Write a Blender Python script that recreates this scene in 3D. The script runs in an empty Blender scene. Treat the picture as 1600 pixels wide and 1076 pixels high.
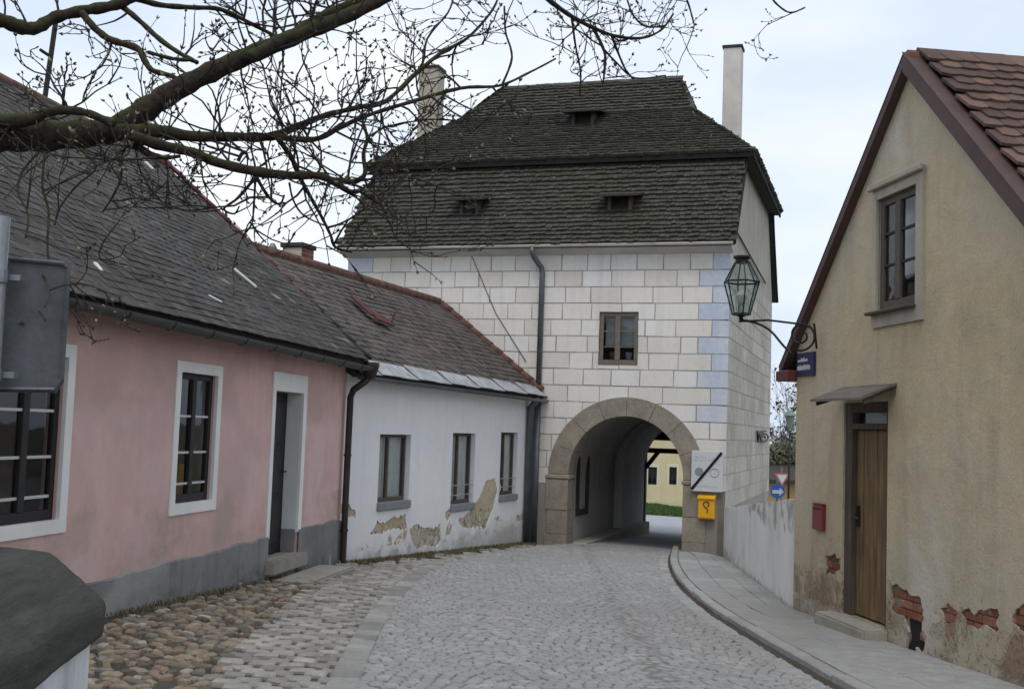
import bpy, bmesh, math, random
from mathutils import Vector, Matrix
from mathutils.geometry import tessellate_polygon
random.seed(11)
V = Vector
scene = bpy.context.scene
C = scene.collection

# ------------------------------------------------------------------ camera
F = 1800.0                                   # focal length in photo pixels (photo 1600 x 1076)
PITCH, ROLL = math.atan(133 / 1800), math.radians(2.0)
RC = Matrix.Rotation(math.pi / 2 + PITCH, 3, 'X') @ Matrix.Rotation(ROLL, 3, 'Z')
cam_data = bpy.data.cameras.new('camera')
cam = bpy.data.objects.new('camera', cam_data)
C.objects.link(cam)
cam.rotation_euler = RC.to_euler()
cam.location = (0, 0, 0)                     # eye level is z = 0, the street lies 1.5 to 2.4 m below
cam_data.sensor_width = 36
cam_data.lens = 36 * F / 1600
cam_data.clip_end = 3000
cam_data.clip_start = 0.05
scene.camera = cam

# ------------------------------------------------------------------ sky, sun, exposure
SUN_EL, SUN_AZ = math.radians(58), math.radians(185)
world = bpy.data.worlds.new('World')
scene.world = world
world.use_nodes = True
wt = world.node_tree
wt.nodes.clear()
w_out = wt.nodes.new('ShaderNodeOutputWorld')
w_sky = wt.nodes.new('ShaderNodeTexSky')
w_sky.sky_type = 'NISHITA'
w_sky.sun_disc = False
w_sky.sun_elevation = SUN_EL
w_sky.sun_rotation = SUN_AZ
w_sky.dust_density = 3
w_bg1 = wt.nodes.new('ShaderNodeBackground')
w_bg1.inputs['Strength'].default_value = 0.1
wt.links.new(w_sky.outputs[0], w_bg1.inputs['Color'])
w_tc = wt.nodes.new('ShaderNodeTexCoord')
w_map = wt.nodes.new('ShaderNodeMapping')
w_map.inputs['Scale'].default_value = (1.6, 1.6, 3.6)
w_noise = wt.nodes.new('ShaderNodeTexNoise')
w_noise.inputs['Scale'].default_value = 1.3
w_noise.inputs['Detail'].default_value = 5
w_noise.inputs['Roughness'].default_value = 0.5
w_ramp = wt.nodes.new('ShaderNodeValToRGB')
w_ramp.color_ramp.elements[0].position = 0.34
w_ramp.color_ramp.elements[0].color = (0.56, 0.67, 0.83, 1)
w_ramp.color_ramp.elements[1].position = 0.64
w_ramp.color_ramp.elements[1].color = (0.90, 0.93, 0.97, 1)
wt.links.new(w_tc.outputs['Generated'], w_map.inputs[0])
wt.links.new(w_map.outputs[0], w_noise.inputs['Vector'])
wt.links.new(w_noise.outputs['Fac'], w_ramp.inputs[0])
w_bg2 = wt.nodes.new('ShaderNodeBackground')
w_bg2.inputs['Strength'].default_value = 0.92
wt.links.new(w_ramp.outputs[0], w_bg2.inputs['Color'])
w_mix = wt.nodes.new('ShaderNodeMixShader')
w_mix.inputs[0].default_value = 0.86
wt.links.new(w_bg1.outputs[0], w_mix.inputs[1])
wt.links.new(w_bg2.outputs[0], w_mix.inputs[2])
wt.links.new(w_mix.outputs[0], w_out.inputs[0])

sun_d = bpy.data.lights.new('sun', 'SUN')
sun_d.energy = 0.8
sun_d.angle = math.radians(22)
sun_d.color = (1.0, 0.94, 0.86)
sun = bpy.data.objects.new('sun', sun_d)
C.objects.link(sun)
_sd = V((math.sin(SUN_AZ) * math.cos(SUN_EL), math.cos(SUN_AZ) * math.cos(SUN_EL), math.sin(SUN_EL)))
sun.rotation_euler = _sd.to_track_quat('Z', 'Y').to_euler()
scene.view_settings.view_transform = 'Standard'
scene.view_settings.look = 'None'
scene.view_settings.exposure = 0.45
scene.view_settings.gamma = 1

# ------------------------------------------------------------------ geometry helpers
def ray(px, py):
    return RC @ V(((px - 800) / F, -(py - 538) / F, -1.0))

def proj(p):
    q = RC.transposed() @ V(p)
    if q.z > -0.05:
        return (-9999, -9999)
    return (800 - F * q.x / q.z, 538 + F * q.y / q.z)

def at(px, py, Y):
    d = ray(px, py)
    return d * (Y / d.y)

GA, GB, GC = -1.42, -0.036, -0.03
def gz(x, y):
    y = max(-8, min(95, y)); x = max(-14, min(16, x))
    return GA + GB * y + GC * x

def gp(px, py, lift=0.0):
    d = ray(px, py)
    t = (GA + lift) / (d.z - GB * d.y - GC * d.x)
    return d * t

def in_poly(x, y, poly):
    c = False
    n = len(poly)
    j = n - 1
    for i in range(n):
        xi, yi = poly[i][0], poly[i][1]
        xj, yj = poly[j][0], poly[j][1]
        if (yi > y) != (yj > y) and x < (xj - xi) * (y - yi) / (yj - yi) + xi:
            c = not c
        j = i
    return c

def tag(o, label=None, cat=None, group=None, kind=None):
    if label: o['label'] = label
    if cat: o['category'] = cat
    if group: o['group'] = group
    if kind: o['kind'] = kind
    return o

def empty(name, loc=(0, 0, 0), rz=0.0):
    o = bpy.data.objects.new(name, None)
    C.objects.link(o)
    o.location = loc
    o.rotation_euler = (0, 0, rz)
    o.empty_display_size = 0.3
    return o

class MB:
    """collects faces for ONE mesh object"""
    def __init__(s):
        s.v = []; s.f = []; s.r = []; s.rv = None
    def add(s, vs, fs, M=None, r=None):
        b = len(s.v)
        s.v += [tuple(M @ V(p)) for p in vs] if M else [tuple(p) for p in vs]
        s.f += [tuple(i + b for i in f) for f in fs]
        s.r += [r if r is not None else 0.5] * len(fs)
        return s
    def box(s, x0, x1, y0, y1, z0, z1, M=None, r=None):
        return s.add([(x0, y0, z0), (x1, y0, z0), (x1, y1, z0), (x0, y1, z0), (x0, y0, z1), (x1, y0, z1), (x1, y1, z1), (x0, y1, z1)],
                     [(0, 3, 2, 1), (4, 5, 6, 7), (0, 1, 5, 4), (1, 2, 6, 5), (2, 3, 7, 6), (3, 0, 4, 7)], M, r)
    def prism_y(s, pts, y0, y1, r=None):      # polygon of (x, z), counter-clockwise seen from -y
        n = len(pts)
        vs = [(p[0], y0, p[1]) for p in pts] + [(p[0], y1, p[1]) for p in pts]
        fs = [tuple(range(n)), tuple(range(2 * n - 1, n - 1, -1))]
        for i in range(n):
            j = (i + 1) % n
            fs.append((i, i + n, j + n, j))
        return s.add(vs, fs, None, r)
    def prism_x(s, pts, x0, x1, r=None):      # polygon of (y, z)
        n = len(pts)
        vs = [(x0, p[0], p[1]) for p in pts] + [(x1, p[0], p[1]) for p in pts]
        fs = [tuple(range(n)), tuple(range(2 * n - 1, n - 1, -1))]
        for i in range(n):
            j = (i + 1) % n
            fs.append((i, i + n, j + n, j))
        return s.add(vs, fs, None, r)
    def hexa(s, a, b, r=None):                # a, b: two quads (4 points each) -> solid
        return s.add(list(a) + list(b), [(0, 1, 2, 3), (7, 6, 5, 4), (0, 4, 5, 1), (1, 5, 6, 2), (2, 6, 7, 3), (3, 7, 4, 0)], None, r)
    def tube(s, pts, rad, n=8, cap=True, r=None):
        pts = [V(p) for p in pts]
        if not isinstance(rad, (list, tuple)): rad = [rad] * len(pts)
        up = V((0.13, 0.21, 0.97))
        vs = []; fs = []
        prevn = None
        for i, p in enumerate(pts):
            d = (pts[min(i + 1, len(pts) - 1)] - pts[max(i - 1, 0)])
            if d.length < 1e-9: d = V((0, 0, 1))
            d.normalize()
            if prevn is None:
                nn = d.cross(up)
                if nn.length < 0.05: nn = d.cross(V((1, 0, 0)))
            else:
                nn = prevn - d * prevn.dot(d)
            nn.normalize(); prevn = nn
            bb = d.cross(nn)
            for k in range(n):
                a = 2 * math.pi * k / n
                vs.append(p + (nn * math.cos(a) + bb * math.sin(a)) * rad[i])
        for i in range(len(pts) - 1):
            for k in range(n):
                k2 = (k + 1) % n
                fs.append((i * n + k, i * n + k2, (i + 1) * n + k2, (i + 1) * n + k))
        if cap:
            fs.append(tuple(range(n - 1, -1, -1)))
            fs.append(tuple((len(pts) - 1) * n + k for k in range(n)))
        return s.add(vs, fs, None, r)
    def lathe(s, prof, c=(0, 0, 0), n=16, r=None):   # profile of (radius, z)
        vs = []; fs = []
        for (rr, z) in prof:
            for k in range(n):
                a = 2 * math.pi * k / n
                vs.append((c[0] + rr * math.cos(a), c[1] + rr * math.sin(a), c[2] + z))
        for i in range(len(prof) - 1):
            for k in range(n):
                k2 = (k + 1) % n
                fs.append((i * n + k, i * n + k2, (i + 1) * n + k2, (i + 1) * n + k))
        fs.append(tuple(range(n - 1, -1, -1)))
        fs.append(tuple((len(prof) - 1) * n + k for k in range(n)))
        return s.add(vs, fs, None, r)
    def build(s, name, mat, parent=None, smooth=False, bevel=0, M=None, rattr=False, seg=1, fix=False):
        me = bpy.data.meshes.new(name)
        me.from_pydata(s.v, [], s.f)
        if bevel or fix:
            bm = bmesh.new(); bm.from_mesh(me)
            if fix: bmesh.ops.recalc_face_normals(bm, faces=bm.faces)
            if bevel: bmesh.ops.bevel(bm, geom=[e for e in bm.edges if len(e.link_faces) == 2 and e.calc_face_angle(0) > 0.4], offset=bevel, segments=seg, affect='EDGES', clamp_overlap=True)
            bm.to_mesh(me); bm.free()
        elif rattr:
            at_ = me.attributes.new('rnd', 'FLOAT', 'FACE')
            at_.data.foreach_set('value', s.r)
        me.materials.append(MAT[mat] if isinstance(mat, str) else mat)
        if smooth:
            me.polygons.foreach_set('use_smooth', [True] * len(me.polygons))
        o = bpy.data.objects.new(name, me)
        C.objects.link(o)
        if parent: o.parent = parent
        if M: o.matrix_basis = M
        return o

class Frame:
    """a vertical wall plane: local x runs along it (left to right as seen), y runs into it, z up from its base"""
    def __init__(s, O, u, zb):
        s.O = V((O[0], O[1])); s.u = V((u[0], u[1])).normalized(); s.n = V((-s.u.y, s.u.x)); s.zb = zb
        s.rz = math.atan2(s.u.y, s.u.x)
        s.M = Matrix.Translation((O[0], O[1], zb)) @ Matrix.Rotation(s.rz, 4, 'Z')
    def loc(s, px, py, off=0.0):              # photo point seen on the plane y = off  ->  (x, z)
        d = ray(px, py)
        P = s.O + s.n * off
        t = s.n.dot(P) / s.n.dot(V((d.x, d.y)))
        p = d * t
        return ((V((p.x, p.y)) - s.O).dot(s.u), p.z - s.zb)
    def world(s, x, y, z):
        return s.M @ V((x, y, z))
    def root(s, name):
        return empty(name, (s.O.x, s.O.y, s.zb), s.rz)

def sheet(mb, outer, holes, depth, y=0.0):
    """wall face in the plane y with openings; every opening gets reveals going `depth` inwards"""
    loops = [outer] + [h for h in holes]
    allp = [p for l in loops for p in l]
    tris = tessellate_polygon([[V((p[0], p[1], 0)) for p in l] for l in loops])
    fs = []
    for t in tris:
        a, b, c = [allp[i] for i in t]
        ar = (b[0] - a[0]) * (c[1] - a[1]) - (c[0] - a[0]) * (b[1] - a[1])
        fs.append(tuple(t) if ar > 0 else (t[0], t[2], t[1]))
    mb.add([(p[0], y, p[1]) for p in allp], fs)
    for k, h in enumerate(holes):
        d = depth[k] if isinstance(depth, (list, tuple)) else depth
        if not d: continue
        n = len(h)
        ar = sum(h[i][0] * h[(i + 1) % n][1] - h[(i + 1) % n][0] * h[i][1] for i in range(n))
        hh = h if ar > 0 else h[::-1]
        vs = [(p[0], y, p[1]) for p in hh] + [(p[0], y + d, p[1]) for p in hh]
        mb.add(vs, [(i, (i + 1) % n, (i + 1) % n + n, i + n) for i in range(n)])
    return mb

def rect(x0, x1, z0, z1):
    return [(x0, z0), (x1, z0), (x1, z1), (x0, z1)]

# ------------------------------------------------------------------ materials
MAT = {}
def nodes(name):
    m = bpy.data.materials.new(name); m.use_nodes = True
    nt = m.node_tree; nt.nodes.clear()
    out = nt.nodes.new('ShaderNodeOutputMaterial'); b = nt.nodes.new('ShaderNodeBsdfPrincipled')
    nt.links.new(b.outputs[0], out.inputs[0])
    MAT[name] = m
    return m, nt, b
def nz(nt, scale, coord, detail=4, rough=0.55, sc=None, dist=0):
    n = nt.nodes.new('ShaderNodeTexNoise')
    n.inputs['Scale'].default_value = scale; n.inputs['Detail'].default_value = detail; n.inputs['Roughness'].default_value = rough
    n.inputs['Distortion'].default_value = dist
    if sc:
        mp = nt.nodes.new('ShaderNodeMapping'); mp.inputs['Scale'].default_value = sc
        nt.links.new(coord, mp.inputs[0]); coord = mp.outputs[0]
    nt.links.new(coord, n.inputs['Vector'])
    return n.outputs['Fac']
def ramp(nt, fac, stops):
    r = nt.nodes.new('ShaderNodeValToRGB')
    e = r.color_ramp.elements
    while len(e) < len(stops): e.new(0.5)
    for i, (p, c) in enumerate(stops):
        e[i].position = p
        e[i].color = (c, c, c, 1) if isinstance(c, (int, float)) else (c[0], c[1], c[2], 1)
    nt.links.new(fac, r.inputs[0])
    return r.outputs[0]
def mix(nt, fac, a, b, mode='MIX'):
    m = nt.nodes.new('ShaderNodeMix'); m.data_type = 'RGBA'; m.blend_type = mode
    for s, x in ((m.inputs[0], fac), (m.inputs[6], a), (m.inputs[7], b)):
        if isinstance(x, (int, float)): s.default_value = x
        elif isinstance(x, tuple): s.default_value = (x[0], x[1], x[2], 1)
        else: nt.links.new(x, s)
    return m.outputs[2]
def mth(nt, op, a, b=0.0, clamp=False):
    m = nt.nodes.new('ShaderNodeMath'); m.operation = op; m.use_clamp = clamp
    for s, x in ((m.inputs[0], a), (m.inputs[1], b)):
        if isinstance(x, (int, float)): s.default_value = x
        else: nt.links.new(x, s)
    return m.outputs[0]
def bump(nt, b, h, strength=0.3, dist=0.02):
    n = nt.nodes.new('ShaderNodeBump'); n.inputs['Strength'].default_value = strength; n.inputs['Distance'].default_value = dist
    nt.links.new(h, n.inputs['Height']); nt.links.new(n.outputs[0], b.inputs['Normal'])
def pos(nt):
    return nt.nodes.new('ShaderNodeNewGeometry').outputs['Position']
def objc(nt):
    return nt.nodes.new('ShaderNodeTexCoord').outputs['Object']
def xyz(nt, v):
    s = nt.nodes.new('ShaderNodeSeparateXYZ'); nt.links.new(v, s.inputs[0]); return s.outputs
def rnd(nt):
    a = nt.nodes.new('ShaderNodeAttribute'); a.attribute_name = 'rnd'; return a.outputs['Fac']

def plain(name, col, rough=0.7, var=0.25, scale=6, bmp=0.15, metallic=0.0, spec=0.4, fine=60, fmix=0.25):
    m, nt, b = nodes(name)
    p = pos(nt)
    n1 = nz(nt, scale, p); n2 = nz(nt, fine, p, 2)
    c = ramp(nt, n1, [(0.25, tuple(x * (1 - var) for x in col)), (0.75, tuple(min(1, x * (1 + var)) for x in col))])
    nt.links.new(mix(nt, fmix, c, ramp(nt, n2, [(0.3, tuple(x * 0.6 for x in col)), (0.7, tuple(min(1, x * 1.35) for x in col))])), b.inputs['Base Color'])
    b.inputs['Roughness'].default_value = rough; b.inputs['Metallic'].default_value = metallic
    b.inputs['Specular IOR Level'].default_value = spec
    bump(nt, b, n2, bmp, 0.004)
    return m

def plaster(name, col, stain, lowcol, lowz=0.9, streak=0.4, blot=0.5, bstr=0.35, lowfade=0.6, blot2=None, wear=None, soft=None):
    """limewashed plaster in wall coordinates: blotches, rain streaks, rising damp towards its foot"""
    m, nt, b = nodes(name)
    o = objc(nt); x, y, z = xyz(nt, o)[:3]
    big = nz(nt, 0.9, o, 6, 0.6); med = nz(nt, 4.5, o, 5, 0.65); fine = nz(nt, 55, o, 3, 0.6)
    st = nz(nt, 1.0, o, 4, 0.6, sc=(5, 5, 0.35))
    c = mix(nt, mth(nt, 'MULTIPLY', ramp(nt, big, [(0.38, 0), (0.66, 1)]), blot), col, stain)
    c = mix(nt, mth(nt, 'MULTIPLY', ramp(nt, st, [(0.5, 0), (0.72, 1)]), streak), c, tuple(q * 0.72 for q in stain))
    c = mix(nt, mth(nt, 'MULTIPLY', ramp(nt, med, [(0.45, 0), (0.75, 1)]), 0.35), c, tuple(min(1, q * 1.12) for q in col))
    if blot2:
        b2 = nz(nt, 0.7, o, 5, 0.6, sc=(1, 1, 1.4), dist=0.4)
        c = mix(nt, mth(nt, 'MULTIPLY', ramp(nt, b2, [(0.52, 0), (0.62, 1)]), 0.6), c, blot2)
    # damp foot with a ragged edge
    e = mth(nt, 'ADD', z, mth(nt, 'MULTIPLY', mth(nt, 'SUBTRACT', med, 0.5), 1.1))
    e = mth(nt, 'ADD', e, mth(nt, 'MULTIPLY', mth(nt, 'SUBTRACT', big, 0.5), 1.3))
    low = mth(nt, 'DIVIDE', mth(nt, 'SUBTRACT', lowz, e), lowfade, True)
    c = mix(nt, mth(nt, 'MULTIPLY', low, 0.8), c, lowcol)
    for (z0, z1, th, wid, sc_, scl, fac) in soft or ():
        sn = nz(nt, scl, o, 6, 0.62, dist=0.3)
        bandv = mth(nt, 'MULTIPLY', mth(nt, 'DIVIDE', mth(nt, 'SUBTRACT', z, z0), 0.4, True), mth(nt, 'DIVIDE', mth(nt, 'SUBTRACT', z1, z), 0.5, True))
        sv = mth(nt, 'ADD', sn, mth(nt, 'MULTIPLY', mth(nt, 'SUBTRACT', bandv, 1.0), 0.3))
        c = mix(nt, mth(nt, 'MULTIPLY', ramp(nt, sv, [(th, 0), (th + wid, 1)]), fac), c, sc_)
    wmask = None
    for (z0, z1, th, wc, wscale) in wear or ():
        wn = nz(nt, wscale, o, 7, 0.68, dist=0.35)
        up_ = mth(nt, 'DIVIDE', mth(nt, 'SUBTRACT', z, z0), 0.18, True); dn_ = mth(nt, 'DIVIDE', mth(nt, 'SUBTRACT', z1, z), (z1 - z0) * 0.7, True)
        v = mth(nt, 'ADD', wn, mth(nt, 'MULTIPLY', mth(nt, 'SUBTRACT', mth(nt, 'MULTIPLY', up_, dn_), 1.0), 0.45))
        wm = ramp(nt, v, [(th, 0), (th + 0.018, 1)])
        c = mix(nt, wm, c, mix(nt, med, wc, tuple(q * 0.72 for q in wc)))
        wmask = wm if wmask is None else mth(nt, 'ADD', wmask, wm)
    c = mix(nt, 0.35, c, mix(nt, 1.0, c, ramp(nt, fine, [(0.3, 0.75), (0.7, 1.0)]), 'MULTIPLY'))
    nt.links.new(c, b.inputs['Base Color'])
    b.inputs['Roughness'].default_value = 0.92; b.inputs['Specular IOR Level'].default_value = 0.2
    h = mth(nt, 'ADD', mth(nt, 'MULTIPLY', fine, 0.25), mth(nt, 'MULTIPLY', med, 0.8))
    h = mth(nt, 'ADD', h, mth(nt, 'MULTIPLY', big, 1.5))
    if wmask is not None: h = mth(nt, 'SUBTRACT', h, mth(nt, 'MULTIPLY', wmask, 0.9))
    bump(nt, b, h, bstr, 0.02)
    return m

def pieces_mat(name, stops, lichen=None, lfac=0.3, rough=0.85, bstr=0.4, fine=40, patch=None, pfac=0.5, grain=1.0, runs=None):
    """stones, tiles, shingles: a colour of its own for every piece (attribute rnd), grain and lichen over all"""
    m, nt, b = nodes(name)
    p = pos(nt); r = rnd(nt)
    c = ramp(nt, r, stops)
    f = nz(nt, fine, p, 4, 0.65); md = nz(nt, fine / 7, p, 3)
    c = mix(nt, 0.6 * grain, c, mix(nt, 1.0, c, ramp(nt, f, [(0.25, 0.55), (0.75, 1.25)]), 'MULTIPLY'))
    c = mix(nt, 0.5 * grain, c, mix(nt, 1.0, c, ramp(nt, md, [(0.25, 0.6), (0.75, 1.3)]), 'MULTIPLY'))
    if patch:
        pn = nz(nt, 0.5, p, 4, 0.6)
        c = mix(nt, mth(nt, 'MULTIPLY', ramp(nt, pn, [(0.42, 0), (0.62, 1)]), pfac), c, patch)
    if runs:
        rn = nz(nt, 1.0, p, 5, 0.65, sc=(4.5, 4.5, 0.28), dist=0.3)
        c = mix(nt, mth(nt, 'MULTIPLY', ramp(nt, rn, [(0.5, 0), (0.68, 1)]), 0.55), c, runs)
    if lichen:
        l = nz(nt, 9, p, 5, 0.7)
        c = mix(nt, mth(nt, 'MULTIPLY', ramp(nt, l, [(0.55, 0), (0.68, 1)]), lfac), c, lichen)
    nt.links.new(c, b.inputs['Base Color'])
    b.inputs['Roughness'].default_value = rough; b.inputs['Specular IOR Level'].default_value = 0.3
    bump(nt, b, mth(nt, 'ADD', f, mth(nt, 'MULTIPLY', md, 1.5)), bstr, 0.006)
    return m

def wood(name, dark, light, axis='z', rough=0.75):
    m, nt, b = nodes(name)
    o = objc(nt)
    sc = {'z': (14, 14, 0.7), 'x': (0.7, 14, 14), 'y': (14, 0.7, 14)}[axis]
    g = nz(nt, 2.2, o, 6, 0.65, sc=sc, dist=0.5); big = nz(nt, 2.0, o, 3)
    c = ramp(nt, g, [(0.3, dark), (0.7, light)])
    c = mix(nt, mth(nt, 'MULTIPLY', ramp(nt, big, [(0.45, 0), (0.7, 1)]), 0.5), c, dark)
    nt.links.new(c, b.inputs['Base Color'])
    b.inputs['Roughness'].default_value = rough
    bump(nt, b, g, 0.35, 0.006)
    return m

plaster('pink_plaster', (0.675, 0.435, 0.40), (0.57, 0.39, 0.365), (0.40, 0.315, 0.255), 0.78, 0.22, 0.95, 0.3, 0.7, (0.55, 0.395, 0.375), wear=[(0.3, 1.1, 0.585, (0.38, 0.315, 0.25), 3.0)], soft=[(0.30, 1.5, 0.44, 0.13, (0.40, 0.325, 0.255), 1.3, 0.6), (-0.5, 5, 0.50, 0.12, (0.72, 0.51, 0.475), 0.9, 0.6), (1.7, 4.0, 0.43, 0.18, (0.43, 0.28, 0.245), 0.9, 0.6)])
plaster('plinth_plaster', (0.255, 0.25, 0.248), (0.16, 0.155, 0.15), (0.085, 0.085, 0.065), 0.22, 0.6, 0.9, 0.7, 0.35, (0.37, 0.36, 0.335), wear=[(-0.3, 1.0, 0.54, (0.39, 0.375, 0.34), 2.6)], soft=[(-0.6, 0.35, 0.42, 0.2, (0.10, 0.098, 0.075), 1.6, 0.8)])
plaster('white_plaster', (0.77, 0.765, 0.76), (0.70, 0.70, 0.695), (0.46, 0.455, 0.43), 0.50, 0.14, 0.6, 0.3, 0.5, wear=[(0.28, 1.15, 0.535, (0.50, 0.41, 0.26), 2.1), (0.1, 0.9, 0.545, (0.52, 0.51, 0.48), 3.5)], soft=[(-0.4, 0.75, 0.40, 0.22, (0.40, 0.385, 0.34), 1.8, 0.75)])
plaster('under_plaster', (0.50, 0.40, 0.25), (0.40, 0.33, 0.235), (0.42, 0.39, 0.33), 0.55, 0.3, 0.8, 1.0, 0.5, (0.54, 0.49, 0.40), wear=[(-1, 4, 0.515, (0.66, 0.64, 0.60), 5.5), (-1, 4, 0.56, (0.36, 0.30, 0.22), 8.0)])
def ochre():
    m, nt, b = nodes('ochre_plaster')
    o = objc(nt); x, y, z = xyz(nt, o)[:3]
    big = nz(nt, 0.55, o, 6, 0.62, dist=0.3); med = nz(nt, 3.2, o, 6, 0.7, dist=0.4); fine = nz(nt, 38, o, 4, 0.7); st = nz(nt, 1.0, o, 5, 0.65, sc=(3.2, 3.2, 0.30), dist=0.5)
    pit = nz(nt, 16, o, 5, 0.75)
    c = ramp(nt, big, [(0.32, (0.44, 0.36, 0.235)), (0.46, (0.54, 0.445, 0.295)), (0.60, (0.505, 0.44, 0.335)), (0.70, (0.56, 0.52, 0.45))])
    c = mix(nt, mth(nt, 'MULTIPLY', ramp(nt, med, [(0.46, 0), (0.66, 1)]), 0.35), c, (0.36, 0.315, 0.24))
    c = mix(nt, mth(nt, 'MULTIPLY', ramp(nt, st, [(0.52, 0), (0.70, 1)]), 0.40), c, (0.33, 0.27, 0.19))
    # spalled, roughened lower metre with pits
    e = mth(nt, 'ADD', z, mth(nt, 'ADD', mth(nt, 'MULTIPLY', mth(nt, 'SUBTRACT', med, 0.5), 1.6), mth(nt, 'MULTIPLY', mth(nt, 'SUBTRACT', big, 0.5), 2.2)))
    low = mth(nt, 'DIVIDE', mth(nt, 'SUBTRACT', 1.15, e), 1.0, True)
    c = mix(nt, mth(nt, 'MULTIPLY', low, 0.65), c, ramp(nt, med, [(0.35, (0.255, 0.20, 0.14)), (0.5, (0.37, 0.315, 0.235)), (0.65, (0.44, 0.42, 0.38))]))
    pits = mth(nt, 'MULTIPLY', ramp(nt, pit, [(0.56, 0), (0.64, 1)]), mth(nt, 'ADD', mth(nt, 'MULTIPLY', low, 0.75), 0.10))
    c = mix(nt, pits, c, (0.20, 0.145, 0.095))
    wn = nz(nt, 1.9, o, 7, 0.7, dist=0.5)
    band = mth(nt, 'MULTIPLY', mth(nt, 'DIVIDE', mth(nt, 'SUBTRACT', z, 0.05), 0.2, True), mth(nt, 'DIVIDE', mth(nt, 'SUBTRACT', 0.95, z), 0.45, True))
    v = mth(nt, 'ADD', wn, mth(nt, 'MULTIPLY', mth(nt, 'SUBTRACT', band, 1.0), 0.5))
    loss = ramp(nt, v, [(0.525, 0), (0.55, 1)])
    c = mix(nt, mth(nt, 'MULTIPLY', loss, 0.85), c, ramp(nt, pit, [(0.35, (0.20, 0.085, 0.05)), (0.5, (0.27, 0.16, 0.10)), (0.62, (0.36, 0.29, 0.21))]))
    loss2 = ramp(nt, v, [(0.475, 0), (0.495, 1)])
    c = mix(nt, mth(nt, 'MULTIPLY', mth(nt, 'SUBTRACT', loss2, loss), 0.5), c, (0.33, 0.275, 0.205))
    foot = mth(nt, 'DIVIDE', mth(nt, 'SUBTRACT', 0.30, e), 0.35, True)
    c = mix(nt, mth(nt, 'MULTIPLY', foot, 0.6), c, (0.20, 0.185, 0.15))
    c = mix(nt, 0.45, c, mix(nt, 1.0, c, ramp(nt, fine, [(0.3, 0.68), (0.7, 1.05)]), 'MULTIPLY'))
    nt.links.new(c, b.inputs['Base Color']); b.inputs['Roughness'].default_value = 0.95; b.inputs['Specular IOR Level'].default_value = 0.15
    h = mth(nt, 'ADD', mth(nt, 'MULTIPLY', fine, 0.35), mth(nt, 'ADD', med, mth(nt, 'MULTIPLY', big, 1.5)))
    h = mth(nt, 'SUBTRACT', h, mth(nt, 'MULTIPLY', pits, 0.6))
    h = mth(nt, 'SUBTRACT', h, mth(nt, 'MULTIPLY', mth(nt, 'ADD', loss, loss2), 0.7))
    bump(nt, b, h, 0.75, 0.025)
ochre()
plaster('surround_plaster', (0.43, 0.385, 0.31), (0.33, 0.30, 0.25), (0.3, 0.25, 0.2), 0.2, 0.8, 0.9, 0.6, 0.5)
plaster('tower_plaster', (0.33, 0.31, 0.295), (0.28, 0.265, 0.25), (0.235, 0.215, 0.18), 1.45, 0.5, 0.7, 0.4, 0.9)
plaster('tower_side_plaster', (0.47, 0.44, 0.385), (0.36, 0.33, 0.285), (0.27, 0.245, 0.20), 1.3, 0.75, 0.8, 0.5, 1.0)
plaster('low_wall_plaster', (0.77, 0.765, 0.745), (0.60, 0.58, 0.54), (0.36, 0.34, 0.28), 0.38, 0.3, 0.7, 0.4, 0.4, soft=[(1.0, 2.6, 0.45, 0.12, (0.25, 0.22, 0.165), 2.6, 0.7), (-0.3, 0.8, 0.42, 0.2, (0.36, 0.335, 0.27), 2.2, 0.6)])
plaster('passage_plaster', (0.42, 0.40, 0.37), (0.34, 0.32, 0.30), (0.46, 0.45, 0.43), 0.9, 0.5, 0.6, 0.3, 0.15)
plaster('yellow_plaster', (0.68, 0.58, 0.38), (0.58, 0.49, 0.30), (0.55, 0.47, 0.30), 0.3, 0.15, 0.4, 0.1)
plaster('garden_plaster', (0.66, 0.68, 0.70), (0.50, 0.52, 0.52), (0.4, 0.4, 0.38), 0.3, 0.8, 0.5, 0.4)
plain('far_trim', (0.66, 0.62, 0.5), 0.85, 0.06, 3, 0.1)
plain('trim_white', (0.74, 0.73, 0.70), 0.85, 0.10, 2.5, 0.1, fmix=0.05)
plain('reveal_white', (0.64, 0.64, 0.63), 0.85, 0.10, 3, 0.1, fmix=0.05)
plain('dark_wood', (0.018, 0.015, 0.014), 0.65, 0.3, 8, 0.2)
plain('white_bar', (0.50, 0.50, 0.47), 0.6, 0.1)
plain('grey_wood', (0.15, 0.125, 0.10), 0.8, 0.3, 10, 0.4)
plain('sill_grey', (0.20, 0.205, 0.22), 0.75, 0.15)
plain('window_brown', (0.085, 0.068, 0.055), 0.7, 0.3, 10, 0.4)
plain('zinc', (0.13, 0.14, 0.15), 0.45, 0.35, 5, 0.15, 0.6)
plain('zinc_light', (0.34, 0.345, 0.355), 0.65, 0.5, 6, 0.2, 0.1)
plain('pipe_dark', (0.045, 0.034, 0.032), 0.45, 0.4, 6, 0.25, 0.4)
plain('gutter_dark', (0.06, 0.058, 0.058), 0.5, 0.35, 6, 0.2, 0.4)
plain('barge_brown', (0.085, 0.050, 0.046), 0.7, 0.3, 4, 0.15, 0.1)
plain('iron', (0.018, 0.018, 0.019), 0.5, 0.3, 20, 0.2, 0.5)
plain('lantern_metal', (0.025, 0.032, 0.030), 0.45, 0.3, 20, 0.2, 0.5)
plain('red_paint', (0.19, 0.035, 0.034), 0.45, 0.12)
plain('dark_red_paint', (0.10, 0.026, 0.022), 0.5, 0.2)
plain('yellow_paint', (0.72, 0.36, 0.012), 0.4, 0.08)
plain('sign_white', (0.54, 0.56, 0.58), 0.45, 0.05)
plain('sign_black', (0.008, 0.008, 0.009), 0.5, 0.1)
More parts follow.
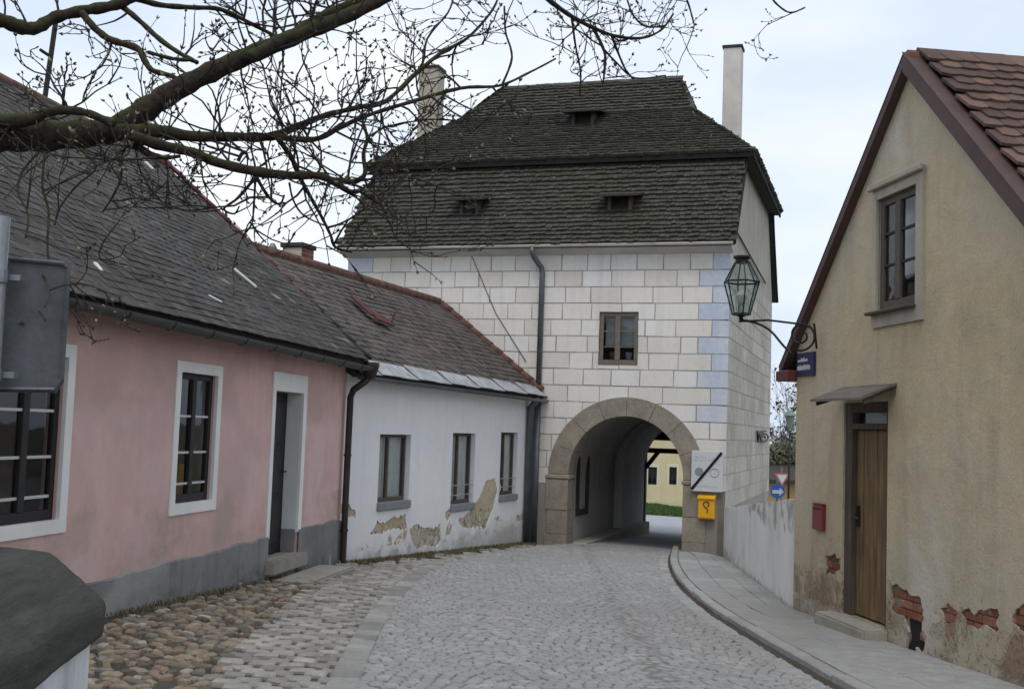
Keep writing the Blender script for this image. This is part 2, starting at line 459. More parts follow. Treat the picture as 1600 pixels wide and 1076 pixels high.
plain('sign_grey', (0.22, 0.24, 0.26), 0.5, 0.1)
plain('sign_light_grey', (0.42, 0.44, 0.46), 0.5, 0.1)
plain('sign_blue', (0.012, 0.018, 0.065), 0.35, 0.15)
plain('sign_bright_blue', (0.03, 0.12, 0.45), 0.4, 0.1)
plain('sign_red', (0.42, 0.14, 0.12), 0.4, 0.1)
plain('sign_back', (0.075, 0.082, 0.092), 0.5, 0.5, 7, 0.1, 0.35)
plain('galvanised', (0.22, 0.235, 0.25), 0.45, 0.2, 8, 0.1, 0.6)
plain('chimney_plaster', (0.40, 0.36, 0.30), 0.9, 0.25, 3, 0.4)
plain('chimney_white', (0.60, 0.565, 0.53), 0.9, 0.2, 2, 0.3)
plain('soot', (0.05, 0.042, 0.038), 0.9, 0.3)
plain('curtain', (0.78, 0.76, 0.72), 0.95, 0.12, 9, 0.2)
plain('curtain_dim', (0.40, 0.42, 0.44), 0.95, 0.15, 9, 0.2)
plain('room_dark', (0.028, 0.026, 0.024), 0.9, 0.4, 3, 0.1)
plain('room_brown', (0.10, 0.062, 0.03), 0.9, 0.3, 3, 0.1)
plain('step_stone', (0.27, 0.25, 0.215), 0.9, 0.25, 5, 0.6)
plain('concrete', (0.30, 0.28, 0.24), 0.9, 0.25, 5, 0.6)
plain('hole_dark', (0.012, 0.011, 0.010), 0.95, 0.3)
plain('mortar', (0.25, 0.225, 0.18), 0.95, 0.3, 12, 0.6)
plain('timber', (0.038, 0.030, 0.024), 0.85, 0.35, 9, 0.4)
def coping():
    m, nt, b = nodes('coping_stone')
    o = objc(nt)
    g = nz(nt, 3.0, o, 6, 0.7, sc=(1.0, 7, 7), dist=0.4); big = nz(nt, 2.2, o, 5, 0.65); f = nz(nt, 60, o, 4, 0.7)
    c = ramp(nt, g, [(0.34, (0.016, 0.015, 0.013)), (0.5, (0.034, 0.033, 0.028)), (0.66, (0.058, 0.055, 0.047))])
    c = mix(nt, mth(nt, 'MULTIPLY', ramp(nt, big, [(0.45, 0), (0.65, 1)]), 0.6), c, (0.030, 0.036, 0.022))
    c = mix(nt, mth(nt, 'MULTIPLY', ramp(nt, f, [(0.6, 0), (0.7, 1)]), 0.3), c, (0.10, 0.10, 0.088))
    nt.links.new(c, b.inputs['Base Color']); b.inputs['Roughness'].default_value = 0.85
    bump(nt, b, mth(nt, 'ADD', g, mth(nt, 'MULTIPLY', f, 0.4)), 0.9, 0.012)
coping()
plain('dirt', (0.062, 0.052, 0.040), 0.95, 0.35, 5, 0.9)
plain('joint_grit', (0.17, 0.165, 0.155), 0.95, 0.3, 9, 0.9)
plain('far_road', (0.33, 0.34, 0.36), 0.9, 0.12, 2, 0.3)
plain('ground_soil', (0.10, 0.105, 0.06), 0.95, 0.35, 0.8, 0.6)
plain('grass', (0.055, 0.105, 0.028), 0.9, 0.4, 3, 0.5)
plain('rust', (0.085, 0.020, 0.017), 0.8, 0.4, 9, 0.4)
plain('orange_plaster', (0.48, 0.30, 0.13), 0.9, 0.15)
plain('ridge_tile', (0.125, 0.062, 0.046), 0.9, 0.6, 7, 0.7)
plain('slate_sheet', (0.035, 0.035, 0.036), 0.85, 0.3, 6, 0.5)
plain('lamp_green', (0.17, 0.24, 0.21), 0.4, 0.1)

wood('door_wood', (0.05, 0.031, 0.015), (0.25, 0.155, 0.058))
wood('old_wood', (0.036, 0.026, 0.019), (0.105, 0.078, 0.055))
wood('canopy_wood', (0.06, 0.050, 0.042), (0.20, 0.17, 0.145), 'x')

pieces_mat('block_white', [(0, (0.62, 0.585, 0.535)), (0.35, (0.68, 0.65, 0.605)), (0.7, (0.72, 0.695, 0.655)), (0.9, (0.71, 0.695, 0.69)), (1, (0.70, 0.64, 0.60))], (0.60, 0.565, 0.51), 0.35, 0.9, 0.15, 9, None, 0.5, 0.3, (0.56, 0.53, 0.48))
pieces_mat('block_blue', [(0, (0.44, 0.505, 0.63)), (1, (0.53, 0.575, 0.67))], (0.64, 0.62, 0.61), 0.7, 0.9, 0.2, 9, (0.63, 0.61, 0.61), 0.75, 0.4, (0.62, 0.60, 0.59))
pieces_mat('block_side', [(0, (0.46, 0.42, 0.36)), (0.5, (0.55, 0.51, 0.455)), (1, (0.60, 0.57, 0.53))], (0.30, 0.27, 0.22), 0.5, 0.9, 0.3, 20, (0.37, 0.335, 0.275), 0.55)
pieces_mat('arch_stone', [(0, (0.255, 0.228, 0.185)), (0.5, (0.275, 0.244, 0.196)), (1, (0.295, 0.255, 0.195))], (0.17, 0.155, 0.125), 0.6, 0.9, 0.6, 22)
pieces_mat('slate', [(0, (0.036, 0.032, 0.028)), (0.6, (0.054, 0.049, 0.044)), (0.95, (0.070, 0.064, 0.057)), (0.985, (0.10, 0.098, 0.092)), (1, (0.20, 0.195, 0.18))], (0.17, 0.16, 0.13), 0.45, 0.8, 0.4, 30)
pieces_mat('shingle', [(0, (0.030, 0.028, 0.025)), (0.5, (0.060, 0.056, 0.050)), (0.9, (0.090, 0.084, 0.075)), (1, (0.12, 0.113, 0.10))], (0.085, 0.090, 0.045), 0.4, 0.95, 0.5, 30, (0.062, 0.062, 0.032), 0.4)
pieces_mat('clay_tile', [(0, (0.060, 0.050, 0.045)), (0.45, (0.090, 0.079, 0.072)), (0.9, (0.118, 0.099, 0.089)), (0.98, (0.135, 0.098, 0.08)), (1, (0.17, 0.085, 0.058))], (0.17, 0.16, 0.13), 0.3, 0.9, 0.4, 30)
pieces_mat('red_tile', [(0, (0.075, 0.048, 0.040)), (0.5, (0.12, 0.074, 0.060)), (1, (0.165, 0.098, 0.078))], (0.10, 0.095, 0.07), 0.45, 0.9, 0.5, 30)
pieces_mat('sett', [(0, (0.25, 0.246, 0.240)), (0.5, (0.285, 0.281, 0.275)), (0.9, (0.32, 0.316, 0.31)), (1, (0.355, 0.34, 0.32))], (0.22, 0.213, 0.195), 0.3, 0.85, 0.3, 45, (0.235, 0.231, 0.226), 0.6, 0.7)
pieces_mat('paving_sett', [(0, (0.21, 0.20, 0.18)), (0.5, (0.275, 0.262, 0.24)), (1, (0.34, 0.325, 0.30))], (0.15, 0.14, 0.10), 0.4, 0.85, 0.6, 40)
pieces_mat('field_cobble', [(0, (0.10, 0.09, 0.078)), (0.3, (0.175, 0.152, 0.125)), (0.55, (0.265, 0.222, 0.16)), (0.75, (0.225, 0.16, 0.115)), (0.9, (0.19, 0.172, 0.16)), (1, (0.40, 0.36, 0.29))], (0.10, 0.095, 0.06), 0.45, 0.85, 0.6, 40)
pieces_mat('granite', [(0, (0.27, 0.265, 0.255)), (0.5, (0.325, 0.32, 0.31)), (1, (0.375, 0.37, 0.355))], (0.22, 0.21, 0.185), 0.35, 0.85, 0.5, 45, (0.27, 0.262, 0.235), 0.4)
pieces_mat('edging', [(0, (0.20, 0.195, 0.185)), (0.5, (0.27, 0.265, 0.252)), (1, (0.33, 0.325, 0.31))], (0.19, 0.18, 0.155), 0.5, 0.85, 0.6, 40, (0.23, 0.225, 0.205), 0.5)
pieces_mat('slab_stone', [(0, (0.285, 0.29, 0.29)), (0.5, (0.315, 0.318, 0.315)), (1, (0.355, 0.355, 0.348))], (0.20, 0.195, 0.17), 0.5, 0.85, 0.5, 40, (0.225, 0.22, 0.20), 0.65)
pieces_mat('brick', [(0, (0.15, 0.060, 0.038)), (0.6, (0.225, 0.082, 0.048)), (1, (0.27, 0.13, 0.08))], (0.31, 0.235, 0.165), 0.9, 0.95, 0.8, 40)

def glass(name, tint, rough=0.04, op=0.45):
    m, nt, b = nodes(name)
    nt.nodes.remove(b)
    out = [n for n in nt.nodes if n.type == 'OUTPUT_MATERIAL'][0]
    tr = nt.nodes.new('ShaderNodeBsdfTransparent'); tr.inputs[0].default_value = (*tint, 1)
    gl = nt.nodes.new('ShaderNodeBsdfGlossy'); gl.inputs['Roughness'].default_value = rough; gl.inputs[0].default_value = (0.9, 0.93, 0.95, 1)
    fr = nt.nodes.new('ShaderNodeLayerWeight'); fr.inputs[0].default_value = op
    n = nz(nt, 1.7, pos(nt), 2)
    bp = nt.nodes.new('ShaderNodeBump'); bp.inputs['Strength'].default_value = 0.25; bp.inputs['Distance'].default_value = 0.02
    nt.links.new(n, bp.inputs['Height']); nt.links.new(bp.outputs[0], gl.inputs['Normal'])
    mx = nt.nodes.new('ShaderNodeMixShader')
    f = mth(nt, 'ADD', mth(nt, 'MULTIPLY', fr.outputs['Fresnel'], 0.75), 0.01, True)
    nt.links.new(f, mx.inputs[0]); nt.links.new(tr.outputs[0], mx.inputs[1]); nt.links.new(gl.outputs[0], mx.inputs[2])
    nt.links.new(mx.outputs[0], out.inputs[0])
    return m
glass('window_glass', (0.80, 0.84, 0.84), 0.03, 0.3)
glass('lantern_glass', (0.80, 0.86, 0.84), 0.08, 0.25)

def bark():
    m, nt, b = nodes('bark')
    p = pos(nt); g = nt.nodes.new('ShaderNodeNewGeometry')
    n = nz(nt, 38, p, 5, 0.65); n2 = nz(nt, 7, p, 4)
    c = ramp(nt, n, [(0.3, (0.016, 0.012, 0.010)), (0.7, (0.052, 0.042, 0.034))])
    up = xyz(nt, g.outputs['Normal'])[2]
    moss = mth(nt, 'MULTIPLY', ramp(nt, mth(nt, 'ADD', mth(nt, 'MULTIPLY', up, 0.35), n2), [(0.52, 0), (0.78, 1)]), 0.75)
    c = mix(nt, moss, c, (0.050, 0.060, 0.018))
    nt.links.new(c, b.inputs['Base Color']); b.inputs['Roughness'].default_value = 0.95; b.inputs['Specular IOR Level'].default_value = 0.15
    bump(nt, b, n, 0.9, 0.008)
bark()
plain('twig', (0.030, 0.024, 0.021), 0.85, 0.35, 20, 0.3)
plain('bud', (0.24, 0.215, 0.12), 0.8, 0.45, 25, 0.2)
plain('bud_dark', (0.045, 0.038, 0.026), 0.8, 0.4, 25, 0.2)
plain('leaf_green', (0.072, 0.078, 0.036), 0.8, 0.45, 5, 0.2)
plain('bark_far', (0.07, 0.062, 0.052), 0.9, 0.3, 5, 0.3)

# ------------------------------------------------------------------ pieces laid on a surface
def stone_proto(w, l, h, bev, r, seed, round_=0.0, nside=8):
    """low-poly stone with a worn top, w x l, top at z = 0"""
    rs = random.Random(seed)
    mb = MB()
    ring = []
    for k in range(nside):
        a = 2 * math.pi * (k + 0.5) / nside
        ca, sa = math.cos(a), math.sin(a)
        e = 0.35 + 0.65 * round_ if round_ > 0 else 0.2
        x = math.copysign(abs(ca) ** e, ca); y = math.copysign(abs(sa) ** e, sa)
        ring.append((x * w / 2 * rs.uniform(0.92, 1.03), y * l / 2 * rs.uniform(0.92, 1.03)))
    vs = [(x, y, -h) for x, y in ring] + [(x, y, -bev * rs.uniform(0.7, 1.3)) for x, y in ring]
    k2 = 1 - 2 * bev / min(w, l)
    vs += [(x * k2, y * k2, rs.uniform(-0.1, 0.1) * bev) for x, y in ring]
    vs.append((0, 0, bev * 0.3))
    n = nside
    fs = []
    for k in range(n):
        j = (k + 1) % n
        fs.append((k, j, j + n, k + n)); fs.append((k + n, j + n, j + 2 * n, k + 2 * n)); fs.append((k + 2 * n, j + 2 * n, 3 * n))
    mb.add(vs, fs, None, r)
    return mb

def tile_proto(w, l, th, r, seed, tail=0.0, wave=0.0):
    """roof tile: x across, y up-slope (lower edge at y = 0), z off the roof"""
    rs = random.Random(seed)
    mb = MB()
    j = [rs.uniform(-0.02, 0.02) * l for _ in range(4)]
    c = rs.uniform(-1, 1) * wave
    n = 2 if tail == 0 else 4
    low = []
    for k in range(n + 1):
        t = k / n
        low.append(((t - 0.5) * w, tail * (1 - math.sin(math.pi * t)) + j[0] * (1 - t) + j[1] * t, c * math.sin(math.pi * t)))
    up = [((k / n - 0.5) * w, l, 0) for k in range(n + 1)]
    m = n + 1
    vs = [(x, y, z + th) for x, y, z in low] + [(x, y, z + th) for x, y, z in up] + low + up
    fs = []
    for k in range(n):
        fs.append((k, k + 1, m + k + 1, m + k))
        fs.append((2 * m + k, 2 * m + k + 1, k + 1, k))
    fs.append((2 * m, 0, m, 3 * m)); fs.append((n, 2 * m + n, 3 * m + n, m + n))
    mb.add(vs, fs, None, r)
    return mb

def lay(parent, name, items, protos, mat, limit, stuff_name, PW, label_stuff=None, smooth=False):
    """items: list of (matrix in parent space, proto index). The largest in view become objects, the rest one mesh."""
    sc = []
    for M, k in items:
        w = PW @ M.translation
        px, py = proj(w)
        d = w.length
        inside = -20 < px < 1620 and -20 < py < 1096
        sc.append(((0 if inside else 1000) + d, M, k))
    sc.sort(key=lambda t: t[0])
    meshes = []
    for p in protos:
        me = bpy.data.meshes.new(name); me.from_pydata(p.v, [], p.f)
        a = me.attributes.new('rnd', 'FLOAT', 'FACE'); a.data.foreach_set('value', p.r)
        me.materials.append(MAT[mat])
        if smooth: me.polygons.foreach_set('use_smooth', [True] * len(me.polygons))
        meshes.append(me)
    rest = MB()
    for i, (s, M, k) in enumerate(sc):
        if i < limit and s < 1000:
            o = bpy.data.objects.new(name, meshes[k]); C.objects.link(o); o.parent = parent; o.matrix_basis = M
        else:
            rest.add(protos[k].v, protos[k].f, M, random.random())
    if rest.v:
        o = rest.build(stuff_name, mat, parent, rattr=True, smooth=smooth)
        o['kind'] = 'stuff'

def roof_tiles(parent, name, O, eu, ev, length, height, inside, tw, te, tl, th, mat, limit, stuff_name, PW, tail=0.0, wave=0.0, jit=0.01, tilt=0.10, bond=0.5, sag=None, skip=0.0):
    eu, ev = V(eu).normalized(), V(ev).normalized()
    nn = eu.cross(ev).normalized()
    protos = [tile_proto(tw * 0.985, tl, th, (k + 0.5) / 12, 100 + k, tail, wave) for k in range(12)]
    items = []
    rows = int(height / te) + 1
    R = random.Random(5)
    for j in range(rows):
        cols = int(length / tw) + 2
        for i in range(-1, cols):
            a = (i + (bond if j % 2 else 0.0)) * tw + tw / 2
            b = j * te
            if not inside(a, b + te * 0.5): continue
            if R.random() < skip: continue
            p = V(O) + eu * (a + R.uniform(-jit, jit) * 0.4) + ev * (b + R.uniform(-jit, jit)) + nn * (sag(a, b) if sag else 0)
            tl_ = tilt + R.uniform(-0.02, 0.02)
            y2 = (ev * math.cos(tl_) - nn * math.sin(tl_)).normalized()
            x2 = (eu + ev * R.uniform(-0.02, 0.02)).normalized()
            z2 = x2.cross(y2).normalized()
            M = Matrix((x2, y2, z2)).transposed().to_4x4()
            M.translation = p + nn * (th * 1.2 + math.sin(tl_) * tl * 0.9)
            items.append((M, R.randrange(12)))
    lay(parent, name, items, protos, mat, limit, stuff_name, PW)

def window(parent, x0, x1, z0, z1, y, mat, fw, mull, bars, barmat=None, mw=None, glass_m='window_glass', th=0.05, name='window', sash=0.0):
    """frame with mullions (fractions of width) and glazing bars (fractions of height); each pane is a sub-part"""
    mb = MB()
    mw = mw or fw
    mb.box(x0, x0 + fw, y, y + th, z0, z1).box(x1 - fw, x1, y, y + th, z0, z1)
    mb.box(x0 + fw, x1 - fw, y + 0.002, y + th, z1 - fw, z1).box(x0 + fw, x1 - fw, y + 0.002, y + th, z0, z0 + fw * 1.3)
    xs = [x0 + fw] + sum([[x0 + (x1 - x0) * m - mw / 2, x0 + (x1 - x0) * m + mw / 2] for m in mull], []) + [x1 - fw]
    for k in range(1, len(xs) - 1, 2):
        mb.box(xs[k], xs[k + 1], y - 0.006, y + th, z0 + fw * 1.3, z1 - fw)
    o = mb.build(name, mat, parent, bevel=0.004)
    zs = [z0 + fw * 1.3] + [z0 + (z1 - z0) * b for b in bars] + [z1 - fw]
    bw = 0.022
    for k in range(0, len(xs), 2):
        for b in bars:
            zc = z0 + (z1 - z0) * b
            MB().box(xs[k] - 0.001, xs[k + 1] + 0.001, y + 0.006, y + th - 0.012, zc - bw / 2, zc + bw / 2).build('glazing_bar', barmat or mat, o)
        for q in range(len(zs) - 1):
            za = zs[q] + (bw / 2 if q else 0); zb = zs[q + 1] - (bw / 2 if q < len(zs) - 2 else 0)
            MB().add([(xs[k], y + 0.024, za), (xs[k + 1], y + 0.024, za), (xs[k + 1], y + 0.024, zb), (xs[k], y + 0.024, zb)], [(0, 1, 2, 3)]).build('pane', glass_m, o)
    return o

# ================================================================== THE SETTING
# frames of the walls (plan positions in metres, camera at the origin, street falling away from it)
PINK_END = (-2.335, 16.40)
uP = V((0.165, 1.0)).normalized()
PINK_LEN = 10.6
PK = Frame((PINK_END[0] - uP.x * PINK_LEN, PINK_END[1] - uP.y * PINK_LEN), uP, -1.95)
TW_L, TW_R = V((-3.77, 25.90)), V((4.385, 23.28))
TW = Frame(TW_L, TW_R - TW_L, -2.42)
TWW, TWD = (TW_R - TW_L).length, 9.5
WH_A = V((-2.36, 16.46)); WH_B = V((0.50, 24.42))
WH = Frame(WH_A, WH_B - WH_A, -2.30)
WHL = (WH_B - WH_A).length
RT = Frame((3.279, 13.2), (0.133, -1.0), -1.95)
RTW = 5.33

# ground
mb = MB()
xs = [-400, -120, -40, -14, -8, 0, 8, 16, 40, 120, 400]; ys = [-300, -60, -8, 0, 10, 20, 30, 45, 60, 80, 95, 160, 400, 1200]
for y in ys:
    for x in xs: mb.v.append((x, y, gz(x, y) - 0.16))
n = len(xs)
for j in range(len(ys) - 1):
    for i in range(n - 1):
        mb.f.append((j * n + i, j * n + i + 1, (j + 1) * n + i + 1, (j + 1) * n + i)); mb.r.append(0.5)
tag(mb.build('ground', 'ground_soil'), kind='structure')

# plan outlines of the paved zones, read on the street plane
KERB = [gp(*p) for p in ((1052, 858), (1047, 872), (1047, 886), (1060, 914), (1102, 952), (1160, 990), (1230, 1031), (1312, 1078))]
k0, k1 = KERB[-1], KERB[-2]
KERB += [k0 + (k0 - k1).normalized() * 2.2, k0 + (k0 - k1).normalized() * 2.2 + V((0.25, -5, 0))]
ROADL = [gp(*p) for p in ((846, 851), (760, 863), (700, 876), (655, 900), (614, 945), (584, 1000), (553, 1076))]
r0, r1 = ROADL[-1], ROADL[-2]
ROADL += [r0 + (r0 - r1).normalized() * 2.5, r0 + (r0 - r1).normalized() * 8]
STRIPL = [gp(*p) for p in ((500, 908), (440, 948), (375, 1012), (312, 1076))]
s0, s1 = STRIPL[-1], STRIPL[-2]
STRIPL += [s0 + (s0 - s1).normalized() * 2.0]

def flat(name, outline, lift, mat, parent=None, drop=0.15):
    pts = [(p[0], p[1]) for p in outline]
    mb = MB()
    tris = tessellate_polygon([[V((p[0], p[1], 0)) for p in pts]])
    fs = []
    for t in tris:
        a, b, c = [pts[i] for i in t]
        ar = (b[0] - a[0]) * (c[1] - a[1]) - (c[0] - a[0]) * (b[1] - a[1])
        fs.append(tuple(t) if ar > 0 else (t[0], t[2], t[1]))
    mb.add([(p[0], p[1], gz(p[0], p[1]) + lift) for p in pts], fs)
    return mb.build(name, mat, parent)

arch_cx = (TW.loc(885, 845)[0] + TW.loc(1065, 860)[0]) / 2
pw = lambda x, y: TW.world(x, y, 0)
road_poly = list(reversed(ROADL)) + [pw(arch_cx - 1.25, -0.2), pw(arch_cx - 1.25, TWD + 0.5), pw(arch_cx + 1.25, TWD + 0.5), pw(arch_cx + 1.25, -0.2)] + KERB
road = tag(flat('road', road_poly, -0.013, 'joint_grit'), kind='structure')

PLANE = Matrix(((1, 0, GC), (0, 1, GB), (GC, GB, 1)))
PX = V((1, 0, GC)).normalized(); PN = V((-GC, -GB, 1)).normalized(); PY = PN.cross(PX)
def on_plane(x, y, rot, lift=0.0, tiltx=0.0, tilty=0.0):
    ax = (PX * math.cos(rot) + PY * math.sin(rot) + PN * tiltx).normalized()
    nn = (PN - ax * PN.dot(ax) + PY * tilty).normalized(); nn = (nn - ax * nn.dot(ax)).normalized()
    ay = nn.cross(ax)
    M = Matrix((ax, ay, nn)).transposed().to_4x4()
    M.translation = V((x, y, gz(x, y) + lift))
    return M

# road setts in shallow arcs
setts = []
R = random.Random(3)
protos = [stone_proto(0.098 * R.uniform(0.88, 1.04), 0.086 * R.uniform(0.9, 1.05), 0.05, 0.009, (k + 0.5) / 14, 40 + k) for k in range(14)]
SW = 0.099
yy = 5.6
row = 0
while yy < 24.6:
    off = R.uniform(0, SW)
    for i in range(-50, 80):
        x = i * SW + off + R.uniform(-0.008, 0.008)
        ph = (x + 0.15 * math.sin(yy * 0.7)) / 1.25
        f = ph - math.floor(ph)
        arc = 0.30 * (1 - (2 * f - 1) ** 2)
        slope = 0.30 * -4 * (2 * f - 1) / 1.25
        y = yy + arc + R.uniform(-0.008, 0.008)
        if y < 5.4 or x < -4 or x > 5: continue
        if not in_poly(x, y, road_poly): continue
        dip = -0.012 * math.exp(-((x - 1.15 - 0.03 * (y - 8)) / 0.22) ** 2)
        setts.append((on_plane(x, y, math.atan(slope) * 0.8 + R.uniform(-0.06, 0.06), R.uniform(-0.005, 0.005) + dip, R.uniform(-0.025, 0.025), R.uniform(-0.04, 0.03)), R.randrange(14)))
    yy += 0.089
    row += 1
lay(road, 'sett', setts, protos, 'sett', 300, 'setts_beyond', Matrix.Identity(4))
# smooth worn road through the passage and on to the square behind
flat('passage_roadway', [pw(arch_cx - 1.24, 0.25), pw(arch_cx + 1.24, 0.25), pw(arch_cx + 1.24, TWD + 0.4), pw(arch_cx - 1.24, TWD + 0.4)], -0.004, 'far_road', road)

# left sett strip and rough cobble verge
base_pts = [PK.world(x, 0.0, 0) for x in (0.5, 4, PINK_LEN)] + [WH.world(x, 0.0, 0) for x in (0.3, 4, WHL)]
strip_poly = [V(p) for p in reversed(STRIPL)] + [gp(524, 886), base_pts[3], base_pts[4], base_pts[5]] + ROADL[:7] + [ROADL[7]]
pav = tag(flat('pavement_left', strip_poly, -0.030, 'dirt'), kind='structure')
R = random.Random(9)
protos = [stone_proto(0.205 * R.uniform(0.7, 1.0), 0.138 * R.uniform(0.86, 1.02), 0.06, 0.012, (k + 0.5) / 12, 80 + k) for k in range(12)]
items = []
sd = (STRIPL[0] - STRIPL[-1]); sd.z = 0; sd.normalize()
sx = V((sd.y, -sd.x, 0))
for j in range(-20, 130):
    bx = 0.0 if j % 2 else 0.1
    i = -30
    for i in range(-30, 60):
        p = STRIPL[-2] + sd * (j * 0.152 + R.uniform(-0.01, 0.01)) + sx * (bx + i * 0.203 + R.uniform(-0.012, 0.012))
        if not in_poly(p.x, p.y, strip_poly): continue
        ws = V((WH.n.x, WH.n.y))
        dw = -(V((p.x, p.y)) - WH.O).dot(WH.n)
        if p.y > 16.4 and dw < R.uniform(0.22, 0.62): continue
        if in_poly(p.x, p.y, road_poly): continue
        items.append((on_plane(p.x, p.y, math.atan2(sx.y, sx.x) + R.uniform(-0.05, 0.05), R.uniform(-0.012, 0.008), R.uniform(-0.06, 0.06), R.uniform(-0.06, 0.06)), R.randrange(12)))
lay(pav, 'paving_sett', items, protos, 'paving_sett', 300, 'paving_setts_beyond', Matrix.Identity(4))

verge_poly = [V(p) for p in STRIPL] + [STRIPL[-1] + V((-1.5, 0, 0)), base_pts[0], base_pts[1], PK.world(PK.loc(412, 900)[0], -0.02, 0), gp(440, 922)]
verge_poly = [STRIPL[-1] + V((-2.2, 0, 0)), base_pts[0], base_pts[1], PK.world(PK.loc(416, 900)[0] + 1.2, 0.0, 0), gp(520, 893)] + [V(p) for p in STRIPL]
verge = tag(flat('verge', verge_poly, -0.034, 'dirt'), kind='structure')
R = random.Random(21)
protos = [stone_proto(0.125 * R.uniform(0.55, 1.2), 0.078 * R.uniform(0.65, 1.15), 0.06, 0.013, (k + 0.5) / 16, 180 + k, 0.25, 7) for k in range(16)]
items = []
for j in range(-10, 140):
    for i in range(-20, 60):
        x = -5.5 + i * 0.122 + (j % 2) * 0.061 + R.uniform(-0.03, 0.03); y = 4.0 + j * 0.084 + R.uniform(-0.025, 0.025)
        if not in_poly(x, y, verge_poly): continue
        if R.random() < 0.12: continue
        dw = -(V((x, y)) - PK.O).dot(PK.n)
        if dw < 0.14 + R.uniform(0, 0.12): continue
        items.append((on_plane(x, y, R.uniform(-0.6, 0.6), R.uniform(-0.020, 0.018), R.uniform(-0.22, 0.22), R.uniform(-0.22, 0.22)), R.randrange(16)))
lay(verge, 'cobble', items, protos, 'field_cobble', 300, 'cobbles_beyond', Matrix.Identity(4), smooth=False)

# resample a plan polyline
def resample(pts, step):
    out = [V(pts[0])]; acc = 0.0
    for a, b in zip(pts[:-1], pts[1:]):
        a, b = V(a), V(b); L = (b - a).length; d = 0.0
        while acc + (L - d) >= step:
            d += step - acc; acc = 0.0
            out.append(a + (b - a) * (d / L))
        acc += L - d
    return out
def smooth_line(pts, it=2):
    for _ in range(it):
        q = [pts[0]]
        for a, b in zip(pts[:-1], pts[1:]):
            q += [a * 0.75 + b * 0.25, a * 0.25 + b * 0.75]
        pts = q + [pts[-1]]
    return pts
def strip_pieces(parent, name, line, step, o0, o1, z0, z1, mat, side, gap=0.012, bev=0.012, seed=1, ymin=3.0):
    """stones laid end to end along a line; offsets o0..o1 to the given side"""
    R = random.Random(seed)
    pts = resample(line, step)
    def nrm(i):
        a = pts[max(0, i - 1)]; b = pts[min(len(pts) - 1, i + 1)]
        d = (b - a); d.z = 0; d.normalize()
        return V((-d.y, d.x, 0)) * side
    for i in range(len(pts) - 1):
        a, b = pts[i], pts[i + 1]
        if max(a.y, b.y) < ymin: continue
        d = (b - a).normalized() * gap * 0.5
        na, nb = nrm(i), nrm(i + 1)
        q = [a + d + na * o0, b - d + nb * o0, b - d + nb * o1, a + d + na * o1]
        lz = R.uniform(-0.006, 0.006)
        top = [V((p.x, p.y, gz(p.x, p.y) + z1 + lz + R.uniform(-0.004, 0.004))) for p in q]
        bot = [V((p.x, p.y, gz(p.x, p.y) + z0)) for p in q]
        mb = MB()
        mb.add(bot + top, [(3, 2, 1, 0), (4, 5, 6, 7), (0, 1, 5, 4), (1, 2, 6, 5), (2, 3, 7, 6), (3, 0, 4, 7)])
        if side > 0: pass
        o = mb.build(name, mat, parent, bevel=bev, fix=True)
        a_ = o.data.attributes.new('rnd', 'FLOAT', 'FACE'); a_.data.foreach_set('value', [R.random()] * len(o.data.polygons))
KL = smooth_line([V((p.x, p.y, 0)) for p in KERB])
RL = smooth_line([V((p.x, p.y, 0)) for p in ROADL])
strip_pieces(pav, 'edging_stone', RL[10:], 0.27, -0.02, 0.19, -0.06, 0.008, 'edging', -1, 0.016, 0.012, seed=4)
# pavement on the right: kerb stones, gutter stones, slabs
SWL = 0.085
right_line = [RT.world(-0.02, -0.0, 0)] + [RT.world(x, 0.0, 0) for x in (2, 4, RTW, RTW + 4)]
lw_a = gp(1130, 867, SWL); lw_b = V((3.27, 13.22, 0))
wall_line = [V((pw(TWW, 0).x, pw(TWW, 0).y, 0)) + V((-0.75, 0.1, 0)), V((lw_a.x, lw_a.y, 0)), V((lw_b.x, lw_b.y, 0))] + [V((p.x, p.y, 0)) for p in right_line[1:]]
side_poly = [V((p.x, p.y, 0)) for p in KERB] + list(reversed(wall_line))
pavr = tag(flat('pavement_right', side_poly, SWL - 0.02, 'joint_grit'), kind='structure')
strip_pieces(pavr, 'kerb_stone', KL, 0.85, 0.0, 0.13, -0.08, SWL + 0.004, 'granite', 1, 0.008, 0.014, seed=5)
strip_pieces(road, 'gutter_stone', KL, 0.42, -0.20, -0.035, -0.07, 0.004, 'granite', 1, 0.010, 0.01, seed=6)
kerb_foot_wedge = MB()      # low wedge in a dark colour, laid along the foot of the kerb
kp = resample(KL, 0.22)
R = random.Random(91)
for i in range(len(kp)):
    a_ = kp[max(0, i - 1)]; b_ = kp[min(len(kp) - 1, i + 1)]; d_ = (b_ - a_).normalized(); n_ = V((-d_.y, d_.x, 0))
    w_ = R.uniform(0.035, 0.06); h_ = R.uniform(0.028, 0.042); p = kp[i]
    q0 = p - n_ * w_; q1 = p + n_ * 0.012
    kerb_foot_wedge.v += [(q0.x, q0.y, gz(q0.x, q0.y) - 0.01), (q1.x - n_.x * 0.02, q1.y - n_.y * 0.02, gz(p.x, p.y) + h_ * 0.8), (q1.x, q1.y, gz(q1.x, q1.y) + h_)]
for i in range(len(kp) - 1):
    kerb_foot_wedge.f += [(3 * i, 3 * i + 1, 3 * i + 4, 3 * i + 3), (3 * i + 1, 3 * i + 2, 3 * i + 5, 3 * i + 4)]; kerb_foot_wedge.r += [.5, .5]
o = kerb_foot_wedge.build('kerb_foot_wedge', 'dirt', road, fix=True); o['kind'] = 'stuff'
